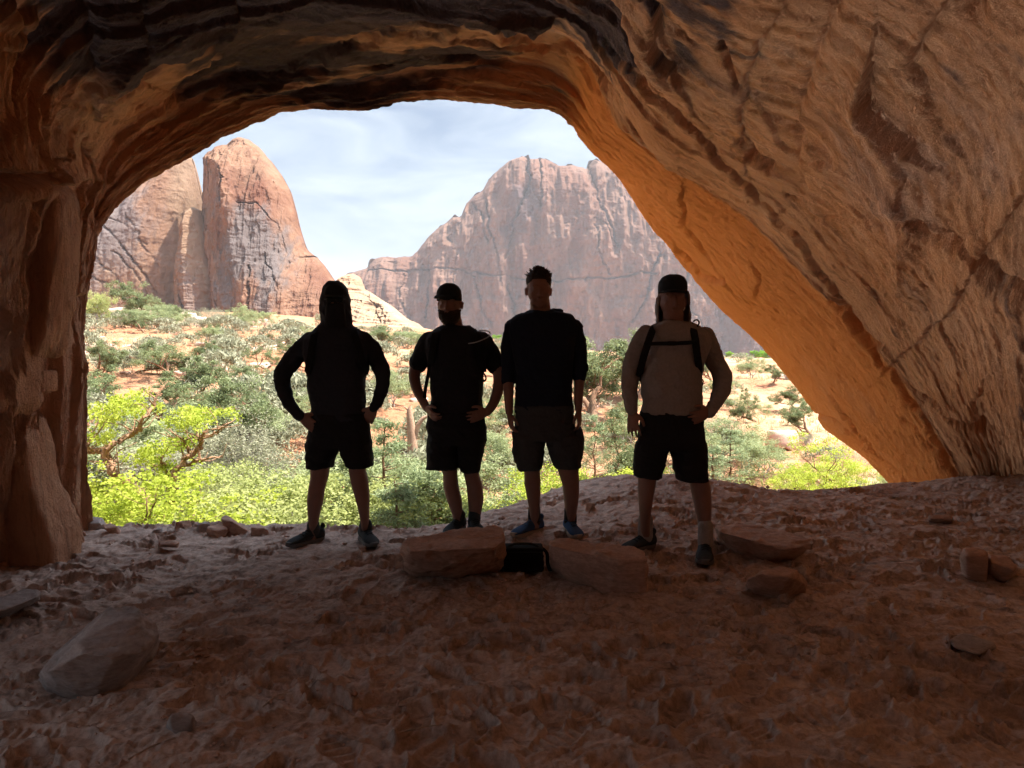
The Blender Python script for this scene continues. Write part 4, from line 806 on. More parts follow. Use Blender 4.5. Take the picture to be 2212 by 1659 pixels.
# ---------------- person 4 : cream sun hoodie, cap, backpack
def person_four():
    f = Fig(cv2, 4.86, ''); x0 = f.p(930, 1450).x
    r = empty('person', V3(x0, 4.9, floor_z(x0, 4.9).item()), 'man in cream hooded shirt, dark cap and chest strap, rightmost of the four', 'person')
    TORSO = [(868, 1020, 335, .08), (835, 1062, 350, .11), (808, 1098, 372, .13), (785, 1125, 405, .15), (784, 1120, 460, .16), (790, 1090, 530, .165), (780, 1078, 600, .165), (778, 1078, 680, .165), (784, 1079, 740, .165), (776, 1079, 775, .16), (774, 1080, 800, .155)]
    AL = [(800, 400, .02, 46), (757, 465, .03, 44), (732, 540, .03, 44), (720, 610, .02, 40), (716, 680, -.01, 35), (722, 740, -.03, 29), (730, 785, -.05, 24)]
    AR = [(1095, 412, .02, 50), (1114, 458, .03, 48), (1158, 548, .04, 45), (1184, 612, .03, 45), (1178, 682, .0, 42), (1150, 745, -.05, 34), (1118, 790, -.09, 25)]
    LL = [(770, 905, 880, .105), (750, 890, 1000, .10), (757, 855, 1125, .09), (757, 842, 1195, .085), (761, 832, 1260, .08), (765, 822, 1330, .062, .04), (768, 820, 1380, .055, .1), (770, 822, 1415, .055, .13)]
    LR = [(918, 1085, 880, .105), (950, 1098, 1000, .10), (1012, 1118, 1130, .09), (1028, 1130, 1205, .085), (1044, 1131, 1280, .08, -.02), (1060, 1128, 1350, .062, -.03), (1069, 1127, 1420, .055, -.05), (1071, 1128, 1480, .055, -.06)]
    v = Vox(); v.loft(f.secs(TORSO, .012)); v.loft(f.secs(LL, .004)); v.loft(f.secs(LR, .004))
    a, q = f.arm(AL, .006); v.tube(a, q); a2, q2 = f.arm(AR, .006); v.tube(a2, q2)
    hand(v, a[-1], f.p(733, 850, -.06)-a[-1], V3(.8, -.6, 0), V3(.3, 1, 0), bend=0.25, spread=.45)
    hand(v, a2[-1], f.p(1050, 820, -.16)-a2[-1], V3(0, -.1, 1), V3(-.2, 1, 0), bend=0.35)
    v.tube([f.p(935, 380, .02), f.p(935, 290, .01)], [.066, .060])
    head(v, f.p(935, 112, 0), f.p(930, 335, 0), 0.080)
    link('body', setco(v.mesh('body', .006, 2), r), M_SKIN, r)
    v = Vox(); v.loft(f.secs(TORSO)); a, q = f.arm(AL, -.002); v.tube(a, q); a, q = f.arm(AR, -.002); v.tube(a, q)
    v.tube([f.p(716, 690, -.01), f.p(726, 770, -.045)], [f.m(37), f.m(29)])
    # hood : open shell round the head
    n = 40; prof = [(850, 1018, 350, .10, .03), (850, 1018, 310, .115, .04), (850, 1017, 260, .12, .045), (853, 1014, 215, .12, .05), (862, 1008, 180, .115, .055)]
    rings = []
    for (xl, xr, y, ry, dy) in prof:
        c = f.p((xl+xr)/2, y, dy); rx = f.m((xr-xl)/2)
        outer = []; inner = []
        for i in range(n):
            t = -0.20+(math.pi+0.40)*i/(n-1); cx, cy_ = math.cos(t), math.sin(t)
            outer.append((c.x+rx*cx, c.y-.01+ry*cy_*(1 if cy_ > 0 else 1.5), c.z)); inner.append((c.x+(rx-.008)*cx, c.y-.01+(ry-.008)*cy_*(1 if cy_ > 0 else 1.5), c.z))
        rings.append(outer+inner[::-1])
    v.ring_loft(rings)
    v.ball(f.p(935, 350, -.05), (.085, .06, .035)); v.ball(f.p(935, 330, .12), (.10, .05, .05))
    link('hooded_shirt', setco(v.mesh('hoodie', .006, 2, folds(8, .007, 9)), r), M_CREAM, r)
    v = Vox(); v.loft(f.secs([(862, 1006, 190, .110, .01), (861, 1006, 160, .115, .01), (866, 1003, 130, .11, .01), (880, 990, 108, .09, .01), (905, 965, 95, .05, .01)]))
    rr = []
    for t in np.linspace(0, 1, 7):
        y_ = -.07-.08*t; w_ = .080*(1-.3*t*t); rr.append([(f.p(930-6*t, 185, 0).x+w_*s_*k, f.D+y_, f.p(0, 176+8*t, 0).z+z_-.012*abs(k)**2) for s_, k, z_ in ((-1, 1, 0), (-1, .5, 0), (1, 0, 0), (1, .5, 0), (1, 1, 0), (1, 1, .006), (1, .5, .006), (1, 0, .006), (-1, .5, .006), (-1, 1, .006))])
    v.ring_loft(rr); link('cap', setco(v.mesh('cap', .004, 2), r), M_CAP, r)
    v = Vox(); v.ball(f.p(992, 262, -.03), (.006, .008, .010)); v.tube([f.p(992, 266, -.04), f.p(990, 276, -.045)], [.003, .003], k=6); link('earbud', setco(v.mesh('bud', .0025, 1), r), M_WHITE, r)
    shorts(r, f, [(775, 1080, 780, .158), (768, 1084, 850, .165), (758, 1092, 920, .165), (750, 1098, 970, .155)],
           [[(750, 918, 945, .15), (742, 898, 1020, .14), (740, 876, 1114, .125)], [(908, 1098, 945, .15), (930, 1102, 1020, .14), (956, 1106, 1130, .125)]], M_BLACK, 10)
    for L_, yaw, dx in ((LL, R(-52), 0), (LR, R(-14), 0)):
        an = f.secs(L_)[-1][0]; gz = floor_z(an.x, an.y).item(); v = Vox()
        v.tube([V3(an.x, an.y, gz+.08), V3(an.x, an.y, gz+.20)], [.049, .048], k=16); link('sock', setco(v.mesh('sock', .005, 1), r), M_SOCKW, r)
        shoe(r, an, yaw, gz, M_SHOED, M_SOLE, L=.30, wide=.056)
    b = empty('backpack', f.p(935, 500, .2), 'black backpack with buckled chest strap worn over the cream hooded shirt', 'backpack')
    v = Vox(); v.box(f.p(935, 540, .24), (.14, .08, .22)); link('bag', setco(v.mesh('bag', .012, 6), b), M_WEB, b)
    for pts in ([(834, 366, .05), (832, 376, -.11), (812, 430, -.165), (790, 500, -.16), (774, 560, -.11), (766, 600, -.02), (778, 620, .1)], [(1040, 350, .06), (1038, 368, -.11), (1050, 430, -.165), (1058, 500, -.165), (1066, 560, -.13), (1064, 610, -.05), (1070, 630, .1)]):
        v = Vox(); strap(v, [f.p(*q) for q in pts], .023, .006); link('shoulder_strap', setco(v.mesh('strap', .005, 2), b), M_WEB, b)
    v = Vox(); strap(v, [f.p(800, 446, -.175), f.p(870, 443, -.19), f.p(940, 442, -.195), f.p(1010, 438, -.19), f.p(1052, 434, -.175)], .012); v.box(f.p(930, 442, -.2), (.022, .006, .014)); link('chest_strap', setco(v.mesh('strap', .005, 1), b), M_WEB, b)
    v = Vox(); v.tube([f.p(1040, 330, 0), f.p(1055, 322, -.02), f.p(1068, 335, -.04), f.p(1060, 355, -.09)], [.006]*4, k=8); v.tube([f.p(1074, 620, 0), f.p(1088, 628, 0), f.p(1086, 650, 0), f.p(1076, 672, 0)], [.005]*4, k=8); link('loop', setco(v.mesh('loop', .004, 1), b), M_WEB, b)
person_four()
# ================================================================== STONES
def mat_stone(name, base, dk, sc=6.0):
    m, t, b = mat_new(name); b.inputs['Roughness'].default_value = 0.9; b.inputs['Specular IOR Level'].default_value = 0.12
    ob = mapping(t, 'Object', (1, 1, 2.6)); n, r = noise_col(t, ob, sc*.5, [(0.3, dk), (0.62, base)], 9, 0.65, 0.4)
    n2 = N(t, 'ShaderNodeTexNoise', i_Scale=sc*5, i_Detail=8, i_Roughness=0.75); t.links.new(ob, n2.inputs['Vector'])
    r2 = ramp(t, [(0.35, (0.65, 0.62, 0.6)), (0.6, (1.1, 1.1, 1.1))]); t.links.new(n2.outputs[0], r2.inputs[0])
    t.links.new(mixc(t, 0.7, r.outputs[0], r2.outputs[0], 'MULTIPLY'), b.inputs['Base Color']); bump(t, b, n2.outputs[0], 0.6, 0.015); return m
M_ST = mat_stone('red_stone', (0.62, 0.43, 0.34), (0.40, 0.26, 0.20)); M_SG = mat_stone('grey_stone', (0.50, 0.45, 0.43), (0.26, 0.23, 0.22)); M_SO = mat_stone('orange_stone', (0.42, 0.22, 0.12), (0.28, 0.15, 0.08))
def strata(amp, sd, sc=5.0, lay=22.0):
    def f(co, no):
        a = fbm(co[:, 0]*sc, co[:, 1]*sc, co[:, 2]*sc, 5, 0.6, seed=sd)*amp
        side = 1-np.abs(no[:, 2]); w = fbm(co[:, 0]*1.5, co[:, 1]*1.5, co[:, 2]*lay+fbm(co[:, 0]*2, co[:, 1]*2, 0, 2, seed=sd)*1.0, 3, seed=sd+1)*amp*0.6*side
        q = fbm(co[:, 0]*sc*.6, co[:, 1]*sc*.6, co[:, 2]*3, 3, seed=sd+2)*4; qf = np.floor(q); l = (qf+sstep(.8, 1, q-qf))*amp*0.35*np.abs(no[:, 2])
        c = fbm(co[:, 0]*sc*6, co[:, 1]*sc*6, co[:, 2]*sc*6, 3, 0.6, seed=sd+3)*amp*0.16
        return co+no*(a+w+l+c)[:, None]
    return f
def hull(pts, vox, smooth, disp, name):
    bm = bmesh.new(); [bm.verts.new(tuple(p)) for p in pts]; res = bmesh.ops.convex_hull(bm, input=bm.verts)
    junk = list({e for e in res['geom_interior']+res['geom_unused'] if isinstance(e, bmesh.types.BMVert)})
    if junk: bmesh.ops.delete(bm, geom=junk, context='VERTS')
    v = Vox(); v.bm.free(); v.bm = bm; return v.mesh(name, vox, smooth, disp)
def rock(name, label, cat, top, bot, mat, amp=0.02, vox=0.015, smooth=3, sd=0, group=None):
    """top : (px,py,z) disp px on the horizontal plane z above ground datum; bot the same"""
    pts = [Gz(a*DS, b*DS, z) for a, b, z in top]+[Gz(a*DS, b*DS, z) for a, b, z in bot]
    me = hull(pts, vox, smooth, strata(amp, sd), name); c = sum((Vector(p) for p in pts), Vector())/len(pts); c.z = min(p.z for p in pts)
    me.transform(Matrix.Translation(-c)); o = link(name, me, mat); o.location = c; return tag(o, label, cat, group)
rock('stone_slab', 'long flat topped bench stone in front of the bearded man, left of the small black bag', 'stone bench',
     [(868, 1172, .28), (880, 1162, .29), (985, 1147, .29), (1085, 1140, .30), (1092, 1165, .29), (1070, 1182, .28), (960, 1188, .28), (885, 1190, .27)], [(872, 1236, .0), (890, 1248, -.02), (985, 1256, -.02), (1082, 1240, -.02), (1090, 1225, 0), (900, 1210, -.02)], M_ST, .026, .0095, 0, 1)
rock('stone_slab', 'angular bench stone with sloping top, right of the small black bag', 'stone bench',
     [(1188, 1166, .26), (1210, 1158, .28), (1330, 1172, .27), (1388, 1192, .25), (1397, 1206, .24), (1340, 1208, .24), (1240, 1190, .25), (1190, 1178, .26)], [(1188, 1232, -.01), (1235, 1268, -.03), (1310, 1300, -.03), (1394, 1304, -.03), (1394, 1262, -.01), (1230, 1205, 0)], M_ST, .022, .0095, 0, 2)
rock('stone_slab', 'flat reddish slab with a jutting right end, beside the man in the cream shirt', 'stone slab',
     [(1550, 1136, .20), (1600, 1130, .20), (1690, 1142, .19), (1758, 1164, .18), (1760, 1178, .17), (1710, 1184, .16), (1660, 1178, .16), (1640, 1170, .17), (1560, 1150, .19)], [(1548, 1180, .0), (1600, 1213, -.02), (1640, 1222, -.02), (1710, 1218, -.02), (1720, 1200, 0), (1560, 1165, 0)], M_ST, .024, .0095, 0, 3)
rock('boulder', 'rounded boulder leaning against the front of the flat reddish slab', 'boulder',
     [(1648, 1222, .20), (1690, 1217, .21), (1722, 1232, .18), (1702, 1246, .18), (1640, 1240, .19), (1612, 1250, .12)], [(1604, 1268, .02), (1622, 1296, -.03), (1680, 1306, -.03), (1738, 1288, -.02), (1740, 1255, 0), (1650, 1245, 0), (1742, 1262, .08)], M_ST, .020, .009, 0, 4)
rock('boulder', 'large wedge shaped grey boulder lying at the lower left of the floor', 'boulder',
     [(235, 1300, .27), (290, 1302, .25), (335, 1345, .20), (342, 1372, .17), (305, 1410, .18), (250, 1418, .20), (180, 1410, .22), (165, 1385, .24), (300, 1320, .26)], [(78, 1470, -.02), (100, 1500, -.04), (200, 1515, -.04), (262, 1500, -.04), (330, 1430, -.02), (340, 1390, -.02), (150, 1385, 0), (84, 1452, .07), (110, 1448, .13), (262, 1470, .05)], M_SG, .022, .009, 0, 5)
rock('stone_slab', 'pale flat slab cut by the left edge of the picture', 'stone slab',
     [(-60, 1300, .13), (0, 1286, .13), (60, 1271, .12), (88, 1276, .11), (80, 1290, .1), (30, 1310, .1), (-40, 1335, .1)], [(-60, 1345, -.02), (20, 1338, -.02), (88, 1300, -.02), (90, 1290, 0), (-60, 1300, 0)], M_SG, .016, .010, 1, 6)
rock('stone_block', 'tall squared block of a split pair near the right edge', 'stone block',
     [(2082, 1182, .20), (2105, 1180, .20), (2132, 1190, .18), (2128, 1200, .17), (2088, 1200, .17), (2074, 1202, .13)], [(2076, 1232, -.02), (2090, 1258, -.03), (2130, 1262, -.03), (2132, 1235, -.02), (2085, 1225, 0)], M_ST, .010, .012, 2, 7)
rock('stone_block', 'broad low block of a split pair near the right edge', 'stone block',
     [(2135, 1195, .14), (2175, 1198, .13), (2196, 1222, .10), (2190, 1230, .09), (2140, 1214, .13)], [(2132, 1252, -.03), (2170, 1262, -.03), (2198, 1245, -.02), (2190, 1225, 0), (2136, 1230, 0)], M_ST, .010, .012, 2, 8)
rock('stone_slab', 'thin dark slate like slab lying half buried at the lower right', 'stone slab',
     [(2052, 1380, .05), (2085, 1366, .06), (2150, 1388, .05), (2152, 1402, .03), (2110, 1414, .03), (2060, 1398, .04)], [(2055, 1390, -.03), (2080, 1372, -.03), (2155, 1400, -.03), (2110, 1424, -.03)], M_SG, .006, .008, 2, 9)
rock('stone', 'flat stone at the foot of the orange wall', 'stone', [(2005, 1112, .07), (2055, 1110, .08), (2058, 1122, .05), (2010, 1120, .05)], [(2005, 1132, -.03), (2056, 1136, -.03), (2060, 1122, 0)], M_ST, .008, .01, 2, 10)
rock('stone', 'dark triangular stone between the boots and the boulder', 'stone', [(1572, 1222, .08), (1582, 1218, .09)], [(1555, 1250, -.01), (1600, 1252, -.01), (1590, 1235, 0), (1565, 1240, 0)], M_ST, .006, .009, 2, 12)
rock('stone', 'blocky brown stone by itself on the left of the floor', 'stone', [(342, 1168, .06), (372, 1165, .07), (388, 1170, .05), (380, 1176, .05), (345, 1176, .05)], [(340, 1182, -.02), (384, 1184, -.02), (388, 1176, 0)], M_ST, .005, .008, 2, 13)
rock('stone', 'dark rounded stone at the bottom left of the picture', 'stone', [(370, 1540, .08), (410, 1538, .08), (420, 1550, .06), (362, 1552, .06)], [(358, 1575, -.02), (380, 1592, -.02), (418, 1588, -.02), (428, 1560, -.02), (360, 1560, 0)], M_SG, .008, .007, 4, 14)
lipst = [(205, 1136, 34, 15), (175, 1150, 20, 9), (395, 1140, 26, 12), (440, 1141, 28, 10), (505, 1140, 55, 18), (470, 1148, 40, 7), (60, 1196, 26, 10), (95, 1190, 22, 9), (240, 1146, 30, 9), (340, 1146, 20, 6), (1275, 1120, 16, 9), (560, 1146, 34, 7)]
lab = ['thick dark slab on the lip beside the left rock pillar', 'small rock tucked under the foot of the left pillar', 'first of two blocky stones on the floor lip below the bright tree', 'second blocky stone on the floor lip below the bright tree', 'long low wedge of rock on the floor lip', 'thin sliver of stone before the long wedge rock', 'small stone against the base of the left pillar', 'pale pebble like stone beside the left pillar base', 'flat chip of rock on the lip, right of the thick dark slab', 'tiny stone on the lip between the chips', 'small pointed stone on the sandy mound behind the tallest man', 'thin chip at the right end of the long wedge rock']
for k, (x, y, w, h) in enumerate(lipst):
    g = Gz(x*DS, y*DS, 0.0); gz = floor_z(g.x, g.y).item(); k_ = g.y/FPX*DS
    rr = random.Random(100+k); pts = []
    for i in range(14):
        a = rr.uniform(0, 6.28); e = rr.uniform(.6, 1); pts.append((math.cos(a)*w*k_*e*(1 if i < 8 else .7), math.sin(a)*w*k_*.7*e, (-.03 if i < 8 else h*k_*rr.uniform(.8, 1.3)*1.4)))
    me = hull(pts, .009, 2, strata(.010, 40+k), 'stone'); o = link('stone', me, M_ST if k % 3 else M_SG); o.location = (g.x, g.y, gz); tag(o, lab[k], 'stone', 'stones along the floor lip')
# loose stones over the floor
protos = []
for k in range(7):
    rr = random.Random(200+k); pts = []
    for i in range(16):
        a = rr.uniform(0, 6.28); e = rr.uniform(.55, 1); pts.append((math.cos(a)*e, math.sin(a)*.7*e, -.15 if i < 7 else rr.uniform(.18, .55)))
    protos.append(hull(pts, .09, 2, strata(.09, 60+k, 1.6, 5), 'stone'))
loose = [(268, 1240, 9, 0), (310, 1236, 13, 0), (330, 1170, 8, 1), (300, 1228, 7, 0), (465, 1262, 22, 2), (470, 1292, 26, 3), (525, 1290, 20, 2), (430, 1390, 22, 4), (455, 1386, 16, 5), (518, 1405, 12, 0), (520, 1320, 14, 1), (545, 1255, 20, 3), (700, 1435, 16, 5), (745, 1170, 14, 2), (815, 1425, 12, 0), (1120, 1410, 20, 1), (870, 1500, 18, 4), (640, 1220, 18, 6), (1190, 1430, 16, 4), (1560, 1265, 12, 2), (1700, 1200, 16, 3), (1770, 1230, 14, 4), (1720, 1110, 14, 5), (1850, 1100, 14, 6), (1900, 1140, 16, 2), (1960, 1105, 20, 1), (2090, 1090, 26, 3), (2120, 1110, 24, 6), (2160, 1125, 26, 2), (2140, 1270, 18, 4), (2190, 1140, 24, 1), (1980, 1170, 12, 0), (1730, 1335, 14, 2), (1840, 1300, 12, 5), (2050, 1240, 12, 1), (1390, 1125, 12, 6), (1330, 1135, 10, 2), (1150, 1105, 12, 0), (620, 1150, 12, 3), (720, 1560, 20, 6), (210, 1620, 16, 5), (250, 1560, 14, 2), (1500, 1560, 16, 3), (1240, 1600, 26, 4), (980, 1590, 16, 1), (1900, 1480, 14, 2), (1640, 1480, 12, 0), (60, 1240, 14, 2), (130, 1210, 12, 1), (180, 1195, 11, 4), (40, 1500, 18, 3), (380, 1230, 12, 2), (560, 1200, 12, 5), (350, 1200, 14, 6)]
for k, (x, y, w, p) in enumerate(loose):
    g = Gz(x*DS, y*DS, 0.03); gz = floor_z(g.x, g.y).item(); s_ = w*DS*g.y/FPX*0.62; rr = random.Random(k)
    o = link('pebble', protos[p], M_ST if k % 2 else M_SG); o.location = (g.x, g.y, gz+.004); o.scale = (s_, s_, s_*rr.uniform(.6, 1.0)); o.rotation_euler = (0, 0, rr.uniform(0, 6.28))
    tag(o, 'small loose stone lying on the trampled sand', 'stone', 'loose stones strewn over the sand')
# twigs
M_DRYW = simple('dry_twig', (0.40, 0.32, 0.25), 0.9, 0.2, 30)
for k, (x, y, a, ln) in enumerate([(1735, 1395, .4, .18), (2000, 1485, 1.9, .16), (600, 1500, 1.0, .14), (910, 1560, .3, .15), (1050, 1280, .2, .10), (330, 1600, .9, .16)]):
    g = Gz(x*DS, y*DS, 0.02); v = Vox(); rr = random.Random(k); d = Vector((math.cos(a), math.sin(a), 0)); n = Vector((-d.y, d.x, 0))
    v.tube([-d*ln/2, n*rr.uniform(-.01, .01)+Vector((0, 0, .01)), d*ln/2+Vector((0, 0, .006))], [.004, .0035, .002], k=6); v.tube([Vector((0, 0, .008)), n*.03+d*.02+Vector((0, 0, .02))], [.0025, .0015], k=5)
    o = link('twig', v.mesh('twig', .0025, 1), M_DRYW); o.location = (g.x, g.y, floor_z(g.x, g.y).item()+.008); tag(o, 'thin dry twig on the sand', 'twig', 'dry twigs on the sand')
# fine gravel and grit over the sand
def gravel():
    rs = np.random.RandomState(21); n = 5200; y = 1.7*np.exp(rs.rand(n)*math.log(7.4/1.7)); x = (rs.rand(n)*2-1)*(y*.72+.2); keep = fbm(x*1.1, y*1.1, 0, 3, seed=91)+.5*rs.rand(n) > .1; x, y = x[keep], y[keep]; n = len(x)
    s_ = (.0025+.011*rs.rand(n)**4)*(1+.12*y); base = np.array([(1, 0, 0), (0, 1, 0), (-1, 0, 0), (0, -1, 0), (0, 0, .7), (0, 0, -.7)]); F0 = np.array([(0, 1, 4), (1, 2, 4), (2, 3, 4), (3, 0, 4), (1, 0, 5), (2, 1, 5), (3, 2, 5), (0, 3, 5)])
    V = base[None]*s_[:, None, None]*(0.6+.8*rs.rand(n, 6, 1)); a = rs.rand(n)*6.28; c, q = np.cos(a)[:, None], np.sin(a)[:, None]
    V = np.stack([V[..., 0]*c-V[..., 1]*q, V[..., 0]*q+V[..., 1]*c, V[..., 2]], -1); V += np.stack([x, y, floor_z(x, y)+.002+.012*rs.rand(n)], -1)[:, None]
    F = (F0[None]+(np.arange(n)*6)[:, None, None]).reshape(-1, 3)
    tag(link('gravel', mesh_np('gravel', V.reshape(-1, 3), F, False), M_ST), 'fine stone grit scattered over the alcove sand', 'gravel', kind='stuff')
gravel()
# bag between the two bench stones
def bag():
    c = Gz(1130*DS, 1240*DS, 0); k = c.y/FPX*DS
    r = empty('bag', (c.x, c.y+.06, floor_z(c.x, c.y).item()), 'small black soft bag standing between the two bench stones', 'bag')
    r.scale = (.95, .9, .66)
    v = Vox(); v.box((0, 0, .10), (.125, .075, .10)); link('bag_body', v.mesh('bag', .008, 8, folds(12, .006, 3)), M_WEB, r)
    v = Vox(); v.box((0, -.005, .196), (.120, .072, .016)); link('lid', v.mesh('lid', .006, 4), M_WEB, r)
    v = Vox(); v.tube([(-.10, -.02, .205), (-.06, -.03, .235), (0, -.03, .24), (.06, -.03, .235), (.10, -.02, .205)], [.011]*5); link('handle', v.mesh('handle', .005, 2), M_SHOED, r)
    v = Vox(); v.tube([(-.11, -.078, .178), (0, -.082, .180), (.11, -.078, .178)], [.004]*3, k=6); link('zip', v.mesh('zip', .0035, 1), M_SHOED, r)
    v = Vox(); strap(v, [(.12, 0, .19), (.15, -.03, .15), (.155, -.05, .06), (.17, -.09, .01)], .012); link('shoulder_strap', v.mesh('strap', .005, 1), M_WEB, r); v = Vox(); strap(v, [(-.12, 0, .19), (-.145, -.05, .1), (-.15, -.08, .02)], .012); link('shoulder_strap', v.mesh('strap', .005, 1), M_WEB, r)
bag()
# rock masses on the left wall
def wall_slab(name, label, pts, Y, th, vox=.035, sd=0, amp=.05, top_lean=0.0):
    bm = bmesh.new(); q = [P(a*DS, b*DS, Y) for a, b in pts]; z1 = max(p.z for p in q); z0 = min(p.z for p in q)
    f = bm.faces.new([bm.verts.new(p+Vector((0, -th, 0))) for p in q]); e = bmesh.ops.extrude_face_region(bm, geom=[f]); vs = [x for x in e['geom'] if isinstance(x, bmesh.types.BMVert)]
    for x in vs: x.co.y += 2*th
    v = Vox(); v.bm.free(); v.bm = bm; me = v.mesh(name, vox, 12, strata(amp, sd, 1.8, 2.0))
    n = len(me.vertices); z = np.zeros(n)
    for a in ('stain', 'pale', 'orange'): at = me.attributes.new(a, 'FLOAT', 'POINT'); at.data.foreach_set('value', (z+(.35 if a == 'pale' else 0)).astype(np.float32))
    me.uv_layers.new(name='UVMap'); uvs = np.empty(len(me.loops)*2, np.float32); vi = np.empty(len(me.loops), np.int32); me.loops.foreach_get('vertex_index', vi); co = np.empty(n*3, np.float32); me.vertices.foreach_get('co', co); co = co.reshape(-1, 3)
    uvs = np.stack([co[vi, 2], co[vi, 0]+co[vi, 1]], 1); me.uv_layers[0].data.foreach_set('uv', uvs.astype(np.float32).ravel())
    o = link(name, me, M_CAVE, CAVE); o['label'] = label; return o
wall_slab('rock_slab', 'huge rounded slab hanging from the left wall', [(-260, 380), (-30, 400), (6, 425), (20, 480), (32, 570), (40, 680), (46, 800), (50, 870), (22, 895), (-30, 920), (-260, 1000)], 4.72, .22, sd=3)
wall_slab('rock_slab', 'pointed slab hanging over the dark niche', [(52, 400), (100, 380), (150, 420), (153, 520), (150, 620), (138, 690), (122, 750), (108, 776), (70, 778), (48, 730), (38, 600), (30, 480)], 5.0, .18, sd=4, vox=.03)
wall_slab('rock_block', 'square block wedged in the dark niche', [(48, 806), (108, 800), (110, 848), (50, 852)], 4.98, .10, sd=5, vox=.02, amp=.015)
wall_slab('rock_slab', 'rounded base of the left pillar', [(-260, 1010), (-20, 930), (60, 900), (88, 940), (100, 1030), (125, 1090), (150, 1150), (150, 1300), (-260, 1330)], 4.98, .20, sd=6)
# ================================================================== PLANTS
M_BARK = mat_stone('bark', (0.30, 0.18, 0.11), (0.15, 0.09, 0.06), 8); M_DEAD = mat_stone('dead_wood', (0.46, 0.30, 0.21), (0.30, 0.18, 0.12), 8); M_TWIG = simple('grey_twig', (0.30, 0.26, 0.23), 0.9, 0.25, 20)
L_JUN = leaf_mat('juniper_leaf', (0.12, 0.15, 0.07), (0.25, 0.29, 0.13), .35); L_LIME = leaf_mat('lime_leaf', (0.28, 0.36, 0.03), (0.56, 0.62, 0.11), .5)
L_SAGE = leaf_mat('sage_leaf', (0.235, 0.235, 0.15), (0.33, 0.325, 0.215), .3); L_GREY = leaf_mat('grey_leaf', (0.24, 0.275, 0.13), (0.37, 0.41, 0.21), .4); L_PINE = leaf_mat('pine_leaf', (0.16, 0.21, 0.11), (0.32, 0.38, 0.19), .3)
L_COT = leaf_mat('cottonwood_leaf', (0.16, 0.33, 0.03), (0.30, 0.50, 0.06), .4); L_PALE = leaf_mat('pale_green_leaf', (0.30, 0.34, 0.11), (0.45, 0.48, 0.19), .45); L_DRY = leaf_mat('dry_grass', (0.42, 0.34, 0.18), (0.58, 0.48, 0.28), .3)
def leaves(cs, n, rad, size, asp, rs, up=0.0, tint=None):
    """cs: clump centres Kx3 ; n leaves each"""
    cs = np.asarray(cs, float); K_ = len(cs); c = np.repeat(cs, n, 0); M = K_*n
    d = rs.normal(size=(M, 3)); d /= np.linalg.norm(d, axis=1, keepdims=True); rr = (np.repeat(rad, n) if np.ndim(rad) else np.full(M, rad))[:, None]
    c = c+d*rr*(rs.rand(M, 1)**0.5)*[1, 1, .75]
    a = rs.normal(size=(M, 3)); a[:, 2] += up; a /= np.linalg.norm(a, axis=1, keepdims=True); b = np.cross(a, rs.normal(size=(M, 3))); b /= np.linalg.norm(b, axis=1, keepdims=True)
    s_ = size*(0.6+0.8*rs.rand(M, 1)); A = a*s_; B = b*s_*asp
    V = np.stack([c-A, c+B, c+A, c-B], 1).reshape(-1, 3); F = np.arange(M*4).reshape(-1, 4)
    tk = np.repeat(rs.rand(K_), n)*.6+rs.rand(M)*.4; 
    return V, F, np.repeat(tk, 4)
def joinm(name, parts):
    V = np.concatenate([p[0] for p in parts]); o = 0; F = []
    for p in parts: F.append(p[1]+o); o += len(p[0])
    return mesh_np(name, V, np.concatenate(F), False, {'tint': np.concatenate([p[2] for p in parts])})
def tubes_mesh(name, T_s, k=6):
    V = []; F = []; o = 0
    for pts, rad in T_s:
        p = np.asarray(pts, float); n = len(p); t = np.gradient(p, axis=0); t /= np.linalg.norm(t, axis=1, keepdims=True)+1e-9
        ref = np.array([0.3, 0.9, 0.2]); u = np.cross(t, ref); u /= np.linalg.norm(u, axis=1, keepdims=True)+1e-9; w = np.cross(t, u)
        a = np.arange(k)/k*2*np.pi; ring = p[:, None]+np.asarray(rad)[:, None, None]*(np.cos(a)[None, :, None]*u[:, None]+np.sin(a)[None, :, None]*w[:, None])
        V.append(ring.reshape(-1, 3)); i = np.arange(n*k).reshape(n, k)+o; j = np.roll(i, -1, 1)
        F.append(np.stack([i[:-1], j[:-1], j[1:], i[1:]], -1).reshape(-1, 4)); o += n*k
    return mesh_np(name, np.concatenate(V), np.concatenate(F), True)
def grow(rs, start, d, ln, r, lev, gn, T_s, tips, spread=.9, upw=.25, kids=(3, 4)):
    n = 7; p = np.array(start, float); d = np.array(d, float); pts = [p.copy()]; ds = [d.copy()]
    for i in range(n):
        d = d+rs.normal(size=3)*gn; d[2] += upw*0.15; d /= np.linalg.norm(d); p = p+d*ln/n; pts.append(p.copy()); ds.append(d.copy())
    rad = r*np.linspace(1, .45, n+1); T_s.append((pts, rad))
    if lev == 0: tips.append(p); tips.append(pts[-3]); return
    for k in range(rs.randint(kids[0], kids[1]+1)):
        i = rs.randint(3, n+1) if k else n; nd = ds[i]+rs.normal(size=3)*spread; nd[2] = abs(nd[2])*.6+upw if rs.rand() < .8 else nd[2]; nd /= np.linalg.norm(nd)
        grow(rs, pts[i], nd, ln*rs.uniform(.55, .8), rad[i]*.72, lev-1, gn*1.1, T_s, tips, spread, upw, kids)
